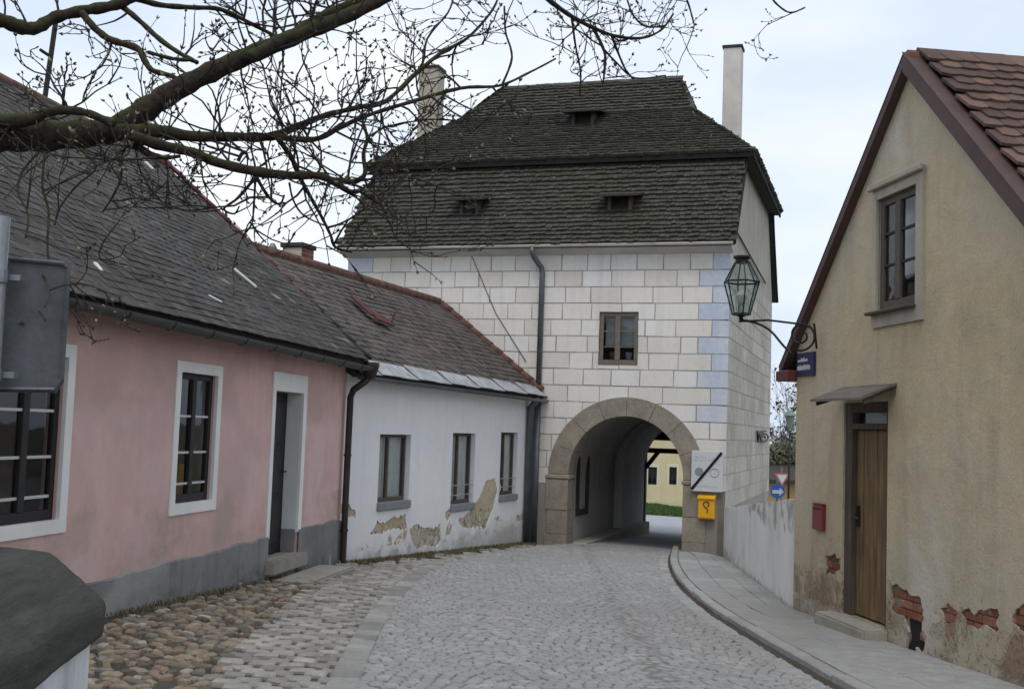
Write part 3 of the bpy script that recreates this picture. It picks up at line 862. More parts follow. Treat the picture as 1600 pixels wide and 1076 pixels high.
# slabs between kerb and walls
ka = resample(KL, 0.05); wa = resample(wall_line, 0.05)
def frac(line, t):
    k = t * (len(line) - 1); i = int(k); i = min(i, len(line) - 2); return line[i].lerp(line[i + 1], k - i)
R = random.Random(15)
NS = 22
rows = [0.0, 0.36, 0.70, 1.0]
def wall_at_y(y):
    for a, b in zip(wall_line[:-1], wall_line[1:]):
        if a.y >= y >= b.y: return a.lerp(b, (a.y - y) / max(1e-6, a.y - b.y))
    return wall_line[0] if y > wall_line[0].y else wall_line[-1]
def kerb_at(y):
    best = None
    for a, b in zip(KL[:-1], KL[1:]):
        if a.y >= y >= b.y: return a.lerp(b, (a.y - y) / max(1e-6, a.y - b.y))
    return KL[0] if y > KL[0].y else KL[-1]
for j in range(3):
    y = 22.9
    while y > 2.5:
        ln = R.uniform(0.75, 1.15) * (1.0 if j != 1 else 1.25)
        y2 = y - ln
        q = []
        for (yy_, f) in ((y, rows[j]), (y, rows[j + 1]), (y2, rows[j + 1]), (y2, rows[j])):
            K = kerb_at(yy_); W_ = wall_at_y(yy_)
            K = K + (W_ - K).normalized() * 0.145
            W_ = W_ + (K - W_).normalized() * 0.0
            q.append(K.lerp(W_, f))
        cen = (q[0] + q[1] + q[2] + q[3]) / 4
        q = [p + (cen - p).normalized() * 0.008 for p in q]
        lz = R.uniform(-0.005, 0.005)
        top = [V((p.x, p.y, gz(p.x, p.y) + SWL + lz)) for p in q]
        bot = [p - V((0, 0, 0.06)) for p in top]
        mb = MB().add(bot + top, [(3, 2, 1, 0), (4, 5, 6, 7), (0, 1, 5, 4), (1, 2, 6, 5), (2, 3, 7, 6), (3, 0, 4, 7)])
        o = mb.build('slab', 'slab_stone', pavr, bevel=0.006, fix=True)
        a_ = o.data.attributes.new('rnd', 'FLOAT', 'FACE'); a_.data.foreach_set('value', [R.random()] * len(o.data.polygons))
        y = y2

# the square behind the gate and its grass bank
sq = [pw(arch_cx - 1.7, TWD - 0.6), pw(arch_cx + 1.7, TWD - 0.6), V((15.5, 31, 0)), V((15.5, 90, 0)), V((-10, 90, 0)), V((-10, 37, 0))]
tag(flat('square_behind', sq, -0.012, 'far_road'), kind='structure')

# ================================================================== PINK HOUSE
T = PK.root('pink_house')
tag(T, 'low pink plastered house with dark slate roof and grey plinth along the street', 'house')
lw_r = PK.loc(118, 541); lw_b_ = PK.loc(101, 836)
mw_l = PK.loc(276, 563); mw_r = PK.loc(347, 572); mw_bl = PK.loc(263, 806)
dr_l = PK.loc(427, 580); dr_r = PK.loc(480, 587)
WZT = (mw_l[1] + mw_r[1]) / 2; WZB = mw_bl[1]
mx0, mx1 = mw_l[0], mw_r[0]
lx1 = lw_r[0]; lx0 = lx1 - (mx1 - mx0) * 1.04
dx0, dx1 = dr_l[0], dr_r[0]; DZT = dr_l[1]
SUR = 0.105
eave_z = PK.loc(300, 500)[1]
GUT = -0.33
ez = (PK.loc(100, 462, GUT)[1] + PK.loc(545, 552, GUT)[1]) / 2
WTOP = ez + 0.18
door_bot = PK.loc(440, 868)[1]
holes = [rect(lx0 + SUR, lx1 - SUR, WZB + SUR, WZT - SUR), rect(mx0 + SUR, mx1 - SUR, WZB + SUR, WZT - SUR), rect(dx0 + 0.10, dx1 - 0.12, door_bot, DZT - 0.22)]
mb = sheet(MB(), [(-0.5, -0.8), (PINK_LEN, -0.8), (PINK_LEN, WTOP), (-0.5, WTOP)], holes, [0.16, 0.16, 0.02])
mb.box(-0.5, -0.46, 0.0, 5.8, -0.8, WTOP).box(PINK_LEN - 0.04, PINK_LEN, 0.001, 5.8, -0.8, WTOP).box(-0.5, PINK_LEN, 5.8, 5.84, -0.8, WTOP)
mb.build('wall', 'pink_plaster', T)
# plinth: a rendered foot standing 2.5 cm proud, its top edge uneven
pl_z0 = PK.loc(150, 905)[1]; pl_z1 = PK.loc(413, 840)[1]; plx0, plx1 = PK.loc(150, 905)[0], PK.loc(413, 840)[0]
R = random.Random(2)
def plinth(x0, x1):
    n = max(3, int((x1 - x0) / 0.22))
    mb = MB(); top = []
    for k in range(n + 1):
        x = x0 + (x1 - x0) * k / n
        z = pl_z0 + (pl_z1 - pl_z0) * (x - plx0) / (plx1 - plx0) + R.uniform(-0.018, 0.018)
        top.append((x, z))
    vs = [(x, -0.025, -0.8) for x, z in top] + [(x, -0.025, z - 0.012) for x, z in top] + [(x, -0.012, z) for x, z in top] + [(x, 0.004, z) for x, z in top]
    m = n + 1
    fs = []
    for q in range(3):
        for k in range(n): fs.append((q * m + k, q * m + k + 1, (q + 1) * m + k + 1, (q + 1) * m + k))
    mb.add(vs, fs)
    mb.add([(x1, -0.025, -0.8), (x1, 0.004, -0.8), (x1, 0.004, top[-1][1]), (x1, -0.025, top[-1][1] - 0.01)], [(0, 1, 2, 3)])
    mb.build('plinth', 'plinth_plaster', T)
plinth(-0.5, dx0 + 0.06); plinth(dx1 - 0.10, PINK_LEN - 0.03)
# white surrounds
def surround(x0, x1, z0, z1, w, wt, wb, name='window_surround', wr=None):
    wr = wr or w
    mb = MB()
    mb.box(x0, x0 + w, -0.016, 0.02, z0, z1).box(x1 - wr, x1, -0.016, 0.02, z0, z1)
    mb.box(x0 + w, x1 - wr, -0.0155, 0.02, z1 - wt, z1)
    if wb: mb.box(x0 + w, x1 - wr, -0.0155, 0.02, z0, z0 + wb)
    return mb.build(name, 'trim_white', T)
surround(lx0, lx1, WZB, WZT, SUR + 0.001, SUR + 0.001, SUR + 0.001)
surround(mx0, mx1, WZB, WZT, SUR + 0.001, SUR + 0.001, SUR + 0.001)
surround(dx0, dx1, pl_z1 - 0.02, DZT, 0.101, 0.221, 0, 'door_surround', 0.121)
for (a, b, lab) in ((lx0, lx1, 'large'), (mx0, mx1, 'small')):
    w = window(T, a + SUR, b - SUR, WZB + SUR, WZT - SUR, 0.045, 'dark_wood', 0.062, [0.5], [0.145, 0.385, 0.665], 'white_bar', 0.085)
    MB().box(a + SUR - 0.05, b - SUR + 0.05, 0.60, 0.62, WZB, WZT).build('blind', 'room_brown' if lab == 'large' else 'curtain_dim', w)
    mb = MB().box(a + SUR - 0.3, b - SUR + 0.3, 1.4, 1.42, 0, WZT + 0.3)
    mb.build('room_wall', 'room_dark', w)
    if lab == 'small':      # things standing behind the glass: a yellow pot and a leaning stick
        MB().lathe([(0.06, 0), (0.085, 0.02), (0.10, 0.30), (0.09, 0.34)], ((a + b) / 2 + 0.14, 0.24, WZB + 0.13), 12).build('yellow_pot', 'yellow_paint', w)
        MB().tube([(a + 0.3, 0.2, WZT - 0.72), (b - 0.25, 0.25, WZB + 0.2)], 0.02, 6).build('leaning_stick', 'dark_wood', w)
# door: deep white reveal, dark plank leaf
d = MB()
rx0, rx1, rz0, rz1 = dx0 + 0.10, dx1 - 0.12, door_bot, DZT - 0.22
d.box(rx0 - 0.002, rx0 + 0.0, 0.02, 0.23, rz0, rz1); d.box(rx1, rx1 + 0.002, 0.02, 0.23, rz0 + 0.28, rz1); d.box(rx0, rx1, 0.02, 0.23, rz1, rz1 + 0.002)
d.build('door_reveal', 'reveal_white', T)
MB().box(rx1 - 0.004, rx1 + 0.0015, 0.02, 0.228, rz0, rz0 + 0.275).build('reveal_foot', 'plinth_plaster', T)
leaf = MB()
leaf.box(rx0, rx1, 0.205, 0.25, rz0, rz1)
door = leaf.build('door', 'dark_wood', T)
for k in range(2):
    for q in range(3):
        x0 = rx0 + 0.08 + k * (rx1 - rx0 - 0.1) / 2; z0 = rz0 + 0.12 + q * (rz1 - rz0 - 0.15) / 3
        MB().box(x0, x0 + (rx1 - rx0) / 2 - 0.14, 0.192, 0.204, z0, z0 + (rz1 - rz0) / 3 - 0.14).build('door_panel', 'dark_wood', door, bevel=0.008)
MB().tube([(rx1 - 0.08, 0.20, rz0 + 1.0), (rx1 - 0.08, 0.15, rz0 + 1.0), (rx1 - 0.19, 0.15, rz0 + 1.0)], 0.011, 6).build('door_handle', 'iron', door)
MB().box(rx0 - 0.12, rx1 + 0.12, -0.13, 0.20, door_bot - 0.17, door_bot - 0.003).build('door_step', 'step_stone', T, bevel=0.018, seg=2)
sl = PK.loc(409, 905)[0]
MB().box(rx0 - 0.22, rx1 + 0.55, -0.62, -0.135, door_bot - 0.6, door_bot - 0.205).build('door_step', 'step_stone', T, bevel=0.02, seg=2)
# roof: front slope to the ridge, and the back slope
ridge_px = (235, 245)
ry = 2.95
rxe, rz_ = PK.loc(ridge_px[0], ridge_px[1], ry)
xe = PINK_LEN + 0.10
RZ = PK.loc(235, 247, ry)[1]
# eave edge
ey = GUT + 0.04
slope = (RZ - ez) / (ry - ey)
sl_len = math.hypot(ry - ey, RZ - ez)
ev = V((0, (ry - ey) / sl_len, (RZ - ez) / sl_len))
mb = MB()
nrm_ = V((0, -ev.z, ev.y))
def slab_roof(x0, x1, y0, z0, y1, z1, th=0.10):
    e = V((0, y1 - y0, z1 - z0)).normalized(); nn = V((0, -e.z, e.y)) if y1 > y0 else V((0, e.z, -e.y))
    d_ = V((0, nn.y, nn.z)) * th
    a = [V((x0, y0, z0)), V((x1, y0, z0)), V((x1, y1, z1)), V((x0, y1, z1))]
    return a, [p - d_ for p in a]
mb.hexa(*slab_roof(-0.7, xe, ey, ez, ry, RZ)).hexa(*slab_roof(-0.7, xe, 2 * ry - ey, ez, ry, RZ))
roof = mb.build('roof', 'slate_sheet', T, fix=True)
PKW = PK.M
roof_tiles(roof, 'slate', (-0.7, ey - 0.03, ez - 0.02), (1, 0, 0), ev, xe + 0.7, sl_len + 0.05, lambda a, b: 0.05 < a < xe + 0.7 - 0.12, 0.20, 0.112, 0.20, 0.014, 'slate', 300, 'slates_beyond', PKW, 0, 0.004, 0.006, 0.05, sag=lambda a, b: 0.025 * math.sin(a * 1.3) * math.sin(b * 1.1))
def pink_roof_pt(px, py):
    O = PK.world(0, ey, ez); e = PK.M.to_3x3() @ ev; nn = V((PK.u.x, PK.u.y, 0)).cross(e); d_ = ray(px, py); return PK.M.inverted() @ (d_ * (nn.dot(O) / nn.dot(d_)))
for (pa, pb, wd_) in (((363, 424), (397, 452), 0.075), ((321, 466), (342, 477), 0.045), ((222, 254), (236, 268), 0.10), ((143, 416), (153, 428), 0.05)):
    a_, b_ = pink_roof_pt(*pa) + nrm_ * 0.05, pink_roof_pt(*pb) + nrm_ * 0.05
    s_ = (b_ - a_).normalized().cross(nrm_) * wd_ * 0.5
    MB().hexa([a_ - s_, a_ + s_ * 0.6, b_ + s_ * 0.3, b_ - s_ * 0.8], [p - nrm_ * 0.02 for p in (a_ - s_, a_ + s_ * 0.6, b_ + s_ * 0.3, b_ - s_ * 0.8)]).build('pale_slate', 'trim_white', roof, fix=True)
# gable end of the roof space
MB().prism_x([(0.05, WTOP - 0.02), (2 * ry - 0.05, WTOP - 0.02), (ry, RZ - 0.10)], PINK_LEN - 0.05, PINK_LEN - 0.01).build('gable', 'pink_plaster', T, fix=True)
# red verge tiles down the end and along the ridge
k = int(sl_len / 0.33)
for i in range(k):
    p0 = V((xe - 0.02, ey, ez)) + ev * (i * 0.33) + nrm_ * 0.05; p1 = p0 + ev * 0.35 + nrm_ * -0.012
    MB().tube([p0, p1], [0.036, 0.032], 8).build('verge_tile', 'slate_sheet' if i < 4 else 'dark_red_paint', roof, smooth=True)
for i in range(int((xe + 0.7) / 0.36)):
    p0 = V((xe - i * 0.36, ry, RZ + 0.02)); MB().tube([p0, p0 + V((-0.38, 0, 0.012))], [0.075, 0.068], 8).build('ridge_tile', 'ridge_tile', roof, smooth=True)
# eave: boarded soffit, rafter ends and gutter
MB().box(-0.65, PINK_LEN + 0.06, GUT + 0.10, 0.02, WTOP - 0.10, WTOP - 0.075).build('soffit', 'old_wood', T)
MB().box(-0.65, PINK_LEN + 0.06, GUT + 0.075, GUT + 0.099, WTOP - 0.19, ez - 0.012).build('fascia', 'old_wood', T)
def gutter(parent, p0, p1, rad, mat, name='gutter'):
    p0, p1 = V(p0), V(p1); d_ = (p1 - p0).normalized(); sd_ = d_.cross(V((0, 0, 1))).normalized()
    mb = MB(); prof = []
    for k in range(9):
        a = math.pi + math.pi * k / 8
        prof.append((math.cos(a) * rad, math.sin(a) * rad))
    for k in range(8, -1, -1):
        a = math.pi + math.pi * k / 8
        prof.append((math.cos(a) * (rad - 0.008), math.sin(a) * (rad - 0.008)))
    n = len(prof)
    vs = [p0 + sd_ * a + V((0, 0, b)) for a, b in prof] + [p1 + sd_ * a + V((0, 0, b)) for a, b in prof]
    fs = [(i, (i + 1) % n, (i + 1) % n + n, i + n) for i in range(n)] + [tuple(range(8, -1, -1)) , tuple(n + i for i in range(9))]
    mb.add(vs, fs)
    return mb.build(name, mat, parent, fix=True)
gut = gutter(T, (-0.6, GUT, ez - 0.035), (PINK_LEN + 0.12, GUT, ez - 0.085), 0.075, 'gutter_dark')
for i in range(13):
    x = 0.2 + i * 0.82
    MB().tube([(x, GUT + 0.09, ez - 0.06), (x, GUT + 0.06, ez - 0.09 - 0.004 * i), (x, GUT, ez - 0.112 - 0.004 * i), (x, GUT - 0.055, ez - 0.09 - 0.004 * i), (x, GUT - 0.078, ez - 0.045 - 0.004 * i)], 0.008, 5).build('gutter_bracket', 'iron', gut)
# antenna mast and a thin aerial on the roof
ax, az = PK.loc(68, 168, ry)
tx, tz = PK.loc(88, 38, ry)
mast = MB().tube([(ax - 0.01, ry, az - 0.3), (ax, ry, az), (tx - 0.02, ry, tz)], 0.032, 8).build('antenna_mast', 'iron', T)
cx_, cz_ = PK.loc(76, 87, ry)
MB().tube([(cx_ + 0.05, ry, cz_), (cx_ - 0.18, ry, cz_ + 0.01)], 0.02, 6).build('antenna_arm', 'iron', mast)
ax, az = PK.loc(236, 158, ry + 0.2); tx, tz = PK.loc(239, 116, ry + 0.2)
MB().tube([(ax, ry + 0.2, RZ - 0.3), (ax, ry + 0.2, az), (tx, ry + 0.2, tz)], 0.012, 6).build('aerial_rod', 'iron', T)
# downpipe at the corner with its swan neck
bx = PINK_LEN - 0.07
def pp(px, py, off): x, z = PK.loc(px, py, off); return V((x, off, z))
hop = V((PINK_LEN + 0.04, GUT, ez - 0.12))
pts = [hop + V((0, 0, 0.05)), hop + V((0, 0, -0.10)), hop + V((-0.03, 0.05, -0.17)), V((bx, -0.13, ez - 0.42)), V((bx, -0.09, ez - 0.52)), V((bx, -0.085, 0.9)), V((bx, -0.085, 0.06)), V((bx + 0.02, -0.12, -0.03)), V((bx + 0.05, -0.24, -0.08))]
MB().tube(pts, 0.048, 10).build('downpipe', 'pipe_dark', T, smooth=True)
MB().lathe([(0.06, -0.14), (0.10, -0.05), (0.13, 0.05), (0.13, 0.10)], tuple(hop), 12).build('rainwater_hopper', 'pipe_dark', T, smooth=False)
for z in (0.45, 1.5):
    MB().lathe([(0.056, 0), (0.056, 0.03)], (bx, -0.085, z), 10).build('pipe_clip', 'pipe_dark', T)

# ================================================================== WHITE HOUSE
T = WH.root('white_house')
tag(T, 'low white house with clay tiled roof and peeling plaster, built against the gate tower', 'house')
WEZ = (WH.loc(565, 588, -0.22)[1] + WH.loc(836, 612, -0.22)[1]) / 2
wins = []
for (tl, br) in (((594, 678), (638, 787)), ((708, 676), (739, 790)), ((783, 675), (806, 776))):
    a = WH.loc(*tl); b = WH.loc(*br)
    wins.append((a[0], b[0], b[1], a[1]))
def blob(pxs):
    pts = [WH.loc(*p) for p in pxs]
    out = []
    R = random.Random(len(pxs))
    n = len(pts)
    for i in range(n):
        a, b = pts[i], pts[(i + 1) % n]
        out.append(a)
        L = math.hypot(b[0] - a[0], b[1] - a[1])
        m = max(1, int(L / 0.05))
        for k in range(1, m):
            t = k / m
            out.append((a[0] + (b[0] - a[0]) * t + R.uniform(-0.025, 0.025), a[1] + (b[1] - a[1]) * t + R.uniform(-0.025, 0.025)))
    return out
peels = [blob([(531, 785), (546, 787), (556, 800), (558, 814), (550, 805), (541, 806), (532, 803)]),
         blob([(578, 833), (586, 822), (590, 812), (596, 818), (610, 810), (634, 803), (636, 826), (615, 825), (597, 833), (585, 834)]),
         blob([(640, 826), (650, 818), (662, 824), (678, 826), (688, 818), (688, 846), (680, 854), (668, 850), (655, 858), (644, 850)]),
         blob([(716, 812), (732, 800), (742, 790), (752, 770), (760, 750), (774, 747), (777, 770), (771, 795), (764, 812), (758, 826), (748, 822), (735, 824), (722, 822)]),
         blob([(696, 800), (703, 796), (704, 806), (700, 814), (696, 808)]),
         ]
holes = [rect(a, b, c, d_) for a, b, c, d_ in wins] + peels
mb = sheet(MB(), [(-0.12, -0.9), (WHL + 0.05, -0.9), (WHL + 0.05, WEZ + 0.15), (-0.12, WEZ + 0.15)], holes, [0.13] * 3 + [0.014] * len(peels))
mb.build('wall', 'white_plaster', T)
for pe in peels:
    cx_ = sum(p[0] for p in pe) / len(pe); cz_ = sum(p[1] for p in pe) / len(pe)
    MB().add([(cx_ + (x - cx_) * 1.25, 0.0135, cz_ + (z - cz_) * 1.25) for x, z in pe], [tuple(range(len(pe)))]).build('bare_plaster', 'under_plaster', T, fix=True)
for (a, b, c, d_) in wins:
    w = window(T, a + 0.004, b - 0.004, c + 0.07, d_ - 0.004, 0.085, 'window_brown', 0.045, [0.42], [], None, 0.05)
    MB().box(a - 0.015, b + 0.015, -0.045, 0.10, c - 0.055, c + 0.068).build('window_sill', 'sill_grey', w, bevel=0.01)
    cu = MB(); m = 26
    for k in range(m):
        x0 = a + (b - a) * k / m; x1 = a + (b - a) * (k + 1) / m
        y0 = 0.17 + 0.012 * math.sin(k * 1.7); y1 = 0.17 + 0.012 * math.sin((k + 1) * 1.7)
        cu.add([(x0, y0, c + 0.08), (x1, y1, c + 0.08), (x1, y1, d_), (x0, y0, d_)], [(0, 1, 2, 3)])
    cu.build('curtain', 'curtain', w, smooth=True)
    MB().box(a - 0.2, b + 0.2, 0.9, 0.92, c, d_ + 0.2).build('room_wall', 'room_dark', w)
    for t in (0.30, 0.17) if a > wins[0][0] + 1 else ():   # low iron guard bars
        MB().tube([(a + 0.005, 0.03, c + (d_ - c) * t), (b - 0.005, 0.03, c + (d_ - c) * t)], 0.008, 6).build('guard_bar', 'zinc_light', w)
# roof
ryw = 2.28
wr1 = WH.loc(680, 475, ryw); wr0 = WH.loc(400, 392, ryw)
RZW = (wr1[1] + WH.loc(480, 415, ryw)[1]) / 2
eyw = -0.20
wl = math.hypot(ryw - eyw, RZW - WEZ)
evw = V((0, (ryw - eyw) / wl, (RZW - WEZ) / wl)); nw = V((0, -evw.z, evw.y))
# right edge follows the tower front, from the eave end to the ridge end
xr0 = WHL + 0.12
xr1 = WH.loc(680, 475, ryw)[0]
tn = (V((TW.n.x, TW.n.y)))
def tower_x(y):           # where the tower front cuts the line at depth y of the house
    A = WH.O + WH.n * y
    return (TW.O - A).dot(TW.n) / WH.u.dot(TW.n) - 0.02
xl0 = -0.06
mb = MB()
a = [V((xl0, eyw, WEZ)), V((tower_x(eyw), eyw, WEZ)), V((tower_x(ryw), ryw, RZW)), V((-1.2, ryw, RZW))]
mb.hexa(a, [p - nw * 0.09 for p in a])
a = [V((xl0 - 1, 2 * ryw - eyw, WEZ)), V((tower_x(2 * ryw - eyw), 2 * ryw - eyw, WEZ)), V((tower_x(ryw), ryw, RZW)), V((-1.2, ryw, RZW))]
mb.hexa(a, [p + V((0, -evw.z, -evw.y)) * 0.09 for p in a])
roof = mb.build('roof', 'slate_sheet', T, fix=True)
def ins(a, b):
    y = eyw + evw.y * b
    return xl0 - 1.15 * (b / wl) + 0.02 < a - 1.3 < tower_x(y) - 0.04 and b < wl - 0.02
b0 = 0.30 / math.hypot(1, 0)
roof_tiles(roof, 'roof_tile', V((-1.3, eyw, WEZ)) + evw * 0.20, (1, 0, 0), evw, WHL + 4.5, wl - 0.20, lambda a, b: ins(a, b + 0.20), 0.185, 0.15, 0.30, 0.014, 'clay_tile', 300, 'roof_tiles_beyond', WH.M, 0.05, 0.004, 0.008, 0.08, sag=lambda a, b: 0.03 * math.sin(a * 0.9) * math.sin(b * 1.2))
# sheet-metal flashing plates along the eave
nfl = 13
L_ = tower_x(eyw) - xl0
for i in range(nfl):
    x0 = xl0 + L_ * i / nfl; x1 = x0 + L_ / nfl + 0.03
    p = V((0, eyw - 0.05, WEZ - 0.035))
    e2 = V(evw)
    q = [V((x0, p.y, p.z)), V((x1, p.y, p.z - 0.004)), V((x1 - 0.10, p.y, p.z)) + e2 * 0.31, V((x0 - 0.10, p.y, p.z + 0.018)) + e2 * 0.31]
    up_ = nw * (0.075 + 0.025 * (i % 2))
    MB().hexa([v + up_ * 0.6 for v in q], [v + up_ * 0.6 - V((0, 0, 0.012)) for v in q]).build('eave_plate', 'zinc_light', roof, fix=True)
gutter(T, (xl0 + 0.02, eyw - 0.06, WEZ - 0.05), (tower_x(eyw) - 0.02, eyw - 0.06, WEZ - 0.09), 0.06, 'zinc')
MB().box(xl0, WHL, eyw + 0.06, 0.0, WEZ - 0.02, WEZ + 0.005).build('soffit', 'trim_white', T)
# ridge tiles and red verge tiles against the tower
for i in range(int((xr1 + 1.3) / 0.34)):
    p0 = V((tower_x(ryw) - 0.03 - i * 0.34, ryw, RZW + 0.045))
    MB().tube([p0, p0 + V((-0.37, 0, 0.012))], [0.105, 0.092], 8).build('ridge_tile', 'ridge_tile', roof, smooth=True)
k = int(wl / 0.30)
for i in range(k):
    b = i * 0.30 + 0.1
    p0 = V((tower_x(eyw + evw.y * b) - 0.05, eyw, WEZ)) + evw * b + nw * 0.07
    b2 = b + 0.33
    p1 = V((tower_x(eyw + evw.y * b2) - 0.05, eyw, WEZ)) + evw * b2 + nw * 0.06
    MB().tube([p0, p1], [0.085, 0.075], 8).build('verge_tile', 'ridge_tile', roof, smooth=True)
# rusty strip lying on the tiles
def on_roof(px, py):
    # intersect with the roof plane
    O = WH.world(0, eyw, WEZ); e = (WH.M.to_3x3() @ evw); u3 = V((WH.u.x, WH.u.y, 0)); nn = u3.cross(e)
    d_ = ray(px, py); t = nn.dot(O) / nn.dot(d_); return WH.M.inverted() @ (d_ * t)
q0, q1, q2 = on_roof(546, 472), on_roof(578, 502), on_roof(605, 512)
dd = nw * 0.13
mb = MB()
for a, b in ((q0, q1), (q1, q2)):
    s_ = (b - a).normalized().cross(nw) * 0.11
    mb.hexa([a + s_ + dd, a - s_ + dd, b - s_ + dd, b + s_ + dd], [a + s_ + dd * 0.8, a - s_ + dd * 0.8, b - s_ + dd * 0.8, b + s_ + dd * 0.8])
mb.tube([q2 + dd, q2 + dd + V((0.12, 0.0, 0.16))], 0.02, 6)
mb.build('rusty_flashing', 'rust', roof, fix=True)
# chimney behind the ridge
cy = ryw + 1.2
c0 = WH.loc(470, 420, cy); c1 = WH.loc(489, 420, cy); ct = WH.loc(485, 390, cy)[1]
ch = MB().box(c0[0], c1[0], cy, cy + 0.42, RZW - 1.0, ct).build('chimney', 'chimney_plaster', T, bevel=0.01)
MB().box(c0[0] - 0.04, c1[0] + 0.04, cy - 0.04, cy + 0.46, ct, ct + 0.09).build('chimney_cap', 'soot', ch, bevel=0.01)
R = random.Random(8)
zz = ct - 0.09
while zz > RZW - 0.3:
    for k in range(2):
        xx = c0[0] + (c1[0] - c0[0]) * k / 2
        bo = MB().box(xx + 0.006, xx + (c1[0] - c0[0]) / 2 - 0.006, cy - 0.006, cy + 0.02, zz, zz + 0.075).build('brick', 'brick', ch)
        aa = bo.data.attributes.new('rnd', 'FLOAT', 'FACE'); aa.data.foreach_set('value', [R.random()] * len(bo.data.polygons))
    zz -= 0.088
vx_, vz_ = WH.loc(426, 388, ryw + 0.5)
MB().lathe([(0.05, -0.6), (0.05, -0.06), (0.075, -0.05), (0.075, 0.02), (0.03, 0.09)], (vx_, ryw + 0.5, vz_), 8).build('vent_pipe', 'zinc', T)
# pair of dark downpipes where the house meets the tower
hx = WHL - 0.06
x_a = WH.loc(826, 760, -0.10)[0]; x_b = WH.loc(838, 760, -0.10)[0]
MB().tube([(x_a, -0.20, WEZ - 0.05), (x_a, -0.18, WEZ - 0.16), (x_a, -0.09, WEZ - 0.26), (x_a, -0.09, -0.05)], 0.075, 10).build('downpipe', 'zinc', T, smooth=True)

# ================================================================== GATE TOWER
T = TW.root('gate_tower')
tag(T, 'white block-painted gate tower with arched passage and tall dark shingled roof', 'tower')
EZ = (TW.loc(545, 394)[1] + TW.loc(1140, 390)[1]) / 2
BY = 1.55
BZ = (TW.loc(600, 259, BY)[1] + TW.loc(1158, 243, BY)[1]) / 2
RY = TWD / 2
rl = TW.loc(788, 138, RY); rr = TW.loc(1063, 125, RY)
TRZ = (rl[1] + rr[1]) / 2
ra = arch_cx
zs = (TW.loc(862, 742)[1] + TW.loc(862, 738)[1]) / 2
crown = TW.loc(968, 650)[1]
ri = (TW.loc(1065, 860)[0] - TW.loc(885, 845)[0]) / 2
rise = crown - zs
ro = ri + 0.46
def arch_pts(r, rs_, z_low, n=24, w=None):
    w = w or r
    return [(ra - w, z_low)] + [(ra - math.cos(math.pi * k / n) * w, zs + math.sin(math.pi * k / n) * rs_) for k in range(n + 1)] + [(ra + w, z_low)]
wtl = TW.loc(937, 487); wbr = TW.loc(996, 571)
mid = ri + 0.3
hole_arch = arch_pts(mid, rise + 0.3, -0.9)
holes = [hole_arch[::-1], rect(wtl[0], wbr[0], wbr[1], wtl[1])]
# the arch opening cuts the lower edge: outline goes round it
outer = [(0, -0.9)] + [(x, z) for x, z in hole_arch] + [(TWW, -0.9), (TWW, EZ), (0, EZ)]
mb = sheet(MB(), outer, [holes[1]], [0.22])
front = mb.build('front_wall', 'tower_plaster', T)
def side_mesh(x, flip):
    pts = [(0, -0.9), (TWD, -0.9), (TWD, EZ), (TWD - BY, BZ), (BY, BZ), (0, EZ)]
    return MB().prism_x(pts, x - 0.15, x) if not flip else MB().prism_x(pts, x, x + 0.15)
side = side_mesh(TWW, False).build('side_wall', 'tower_side_plaster', T, fix=True)
side_mesh(0, True).build('side_wall', 'tower_side_plaster', T, fix=True)
FO = 1.75                      # far opening half width
outer = [(0, -0.9)] + [(ra - FO, -0.9), (ra - FO, zs + 0.75), (ra + FO, zs + 0.75), (ra + FO, -0.9)] + [(TWW, -0.9), (TWW, EZ), (0, EZ)]
sheet(MB(), outer, [], 0, TWD).build('rear_wall', 'tower_side_plaster', T)

def set_rnd(o, v):
    a_ = o.data.attributes.new('rnd', 'FLOAT', 'FACE'); a_.data.foreach_set('value', [v] * len(o.data.polygons)); return o
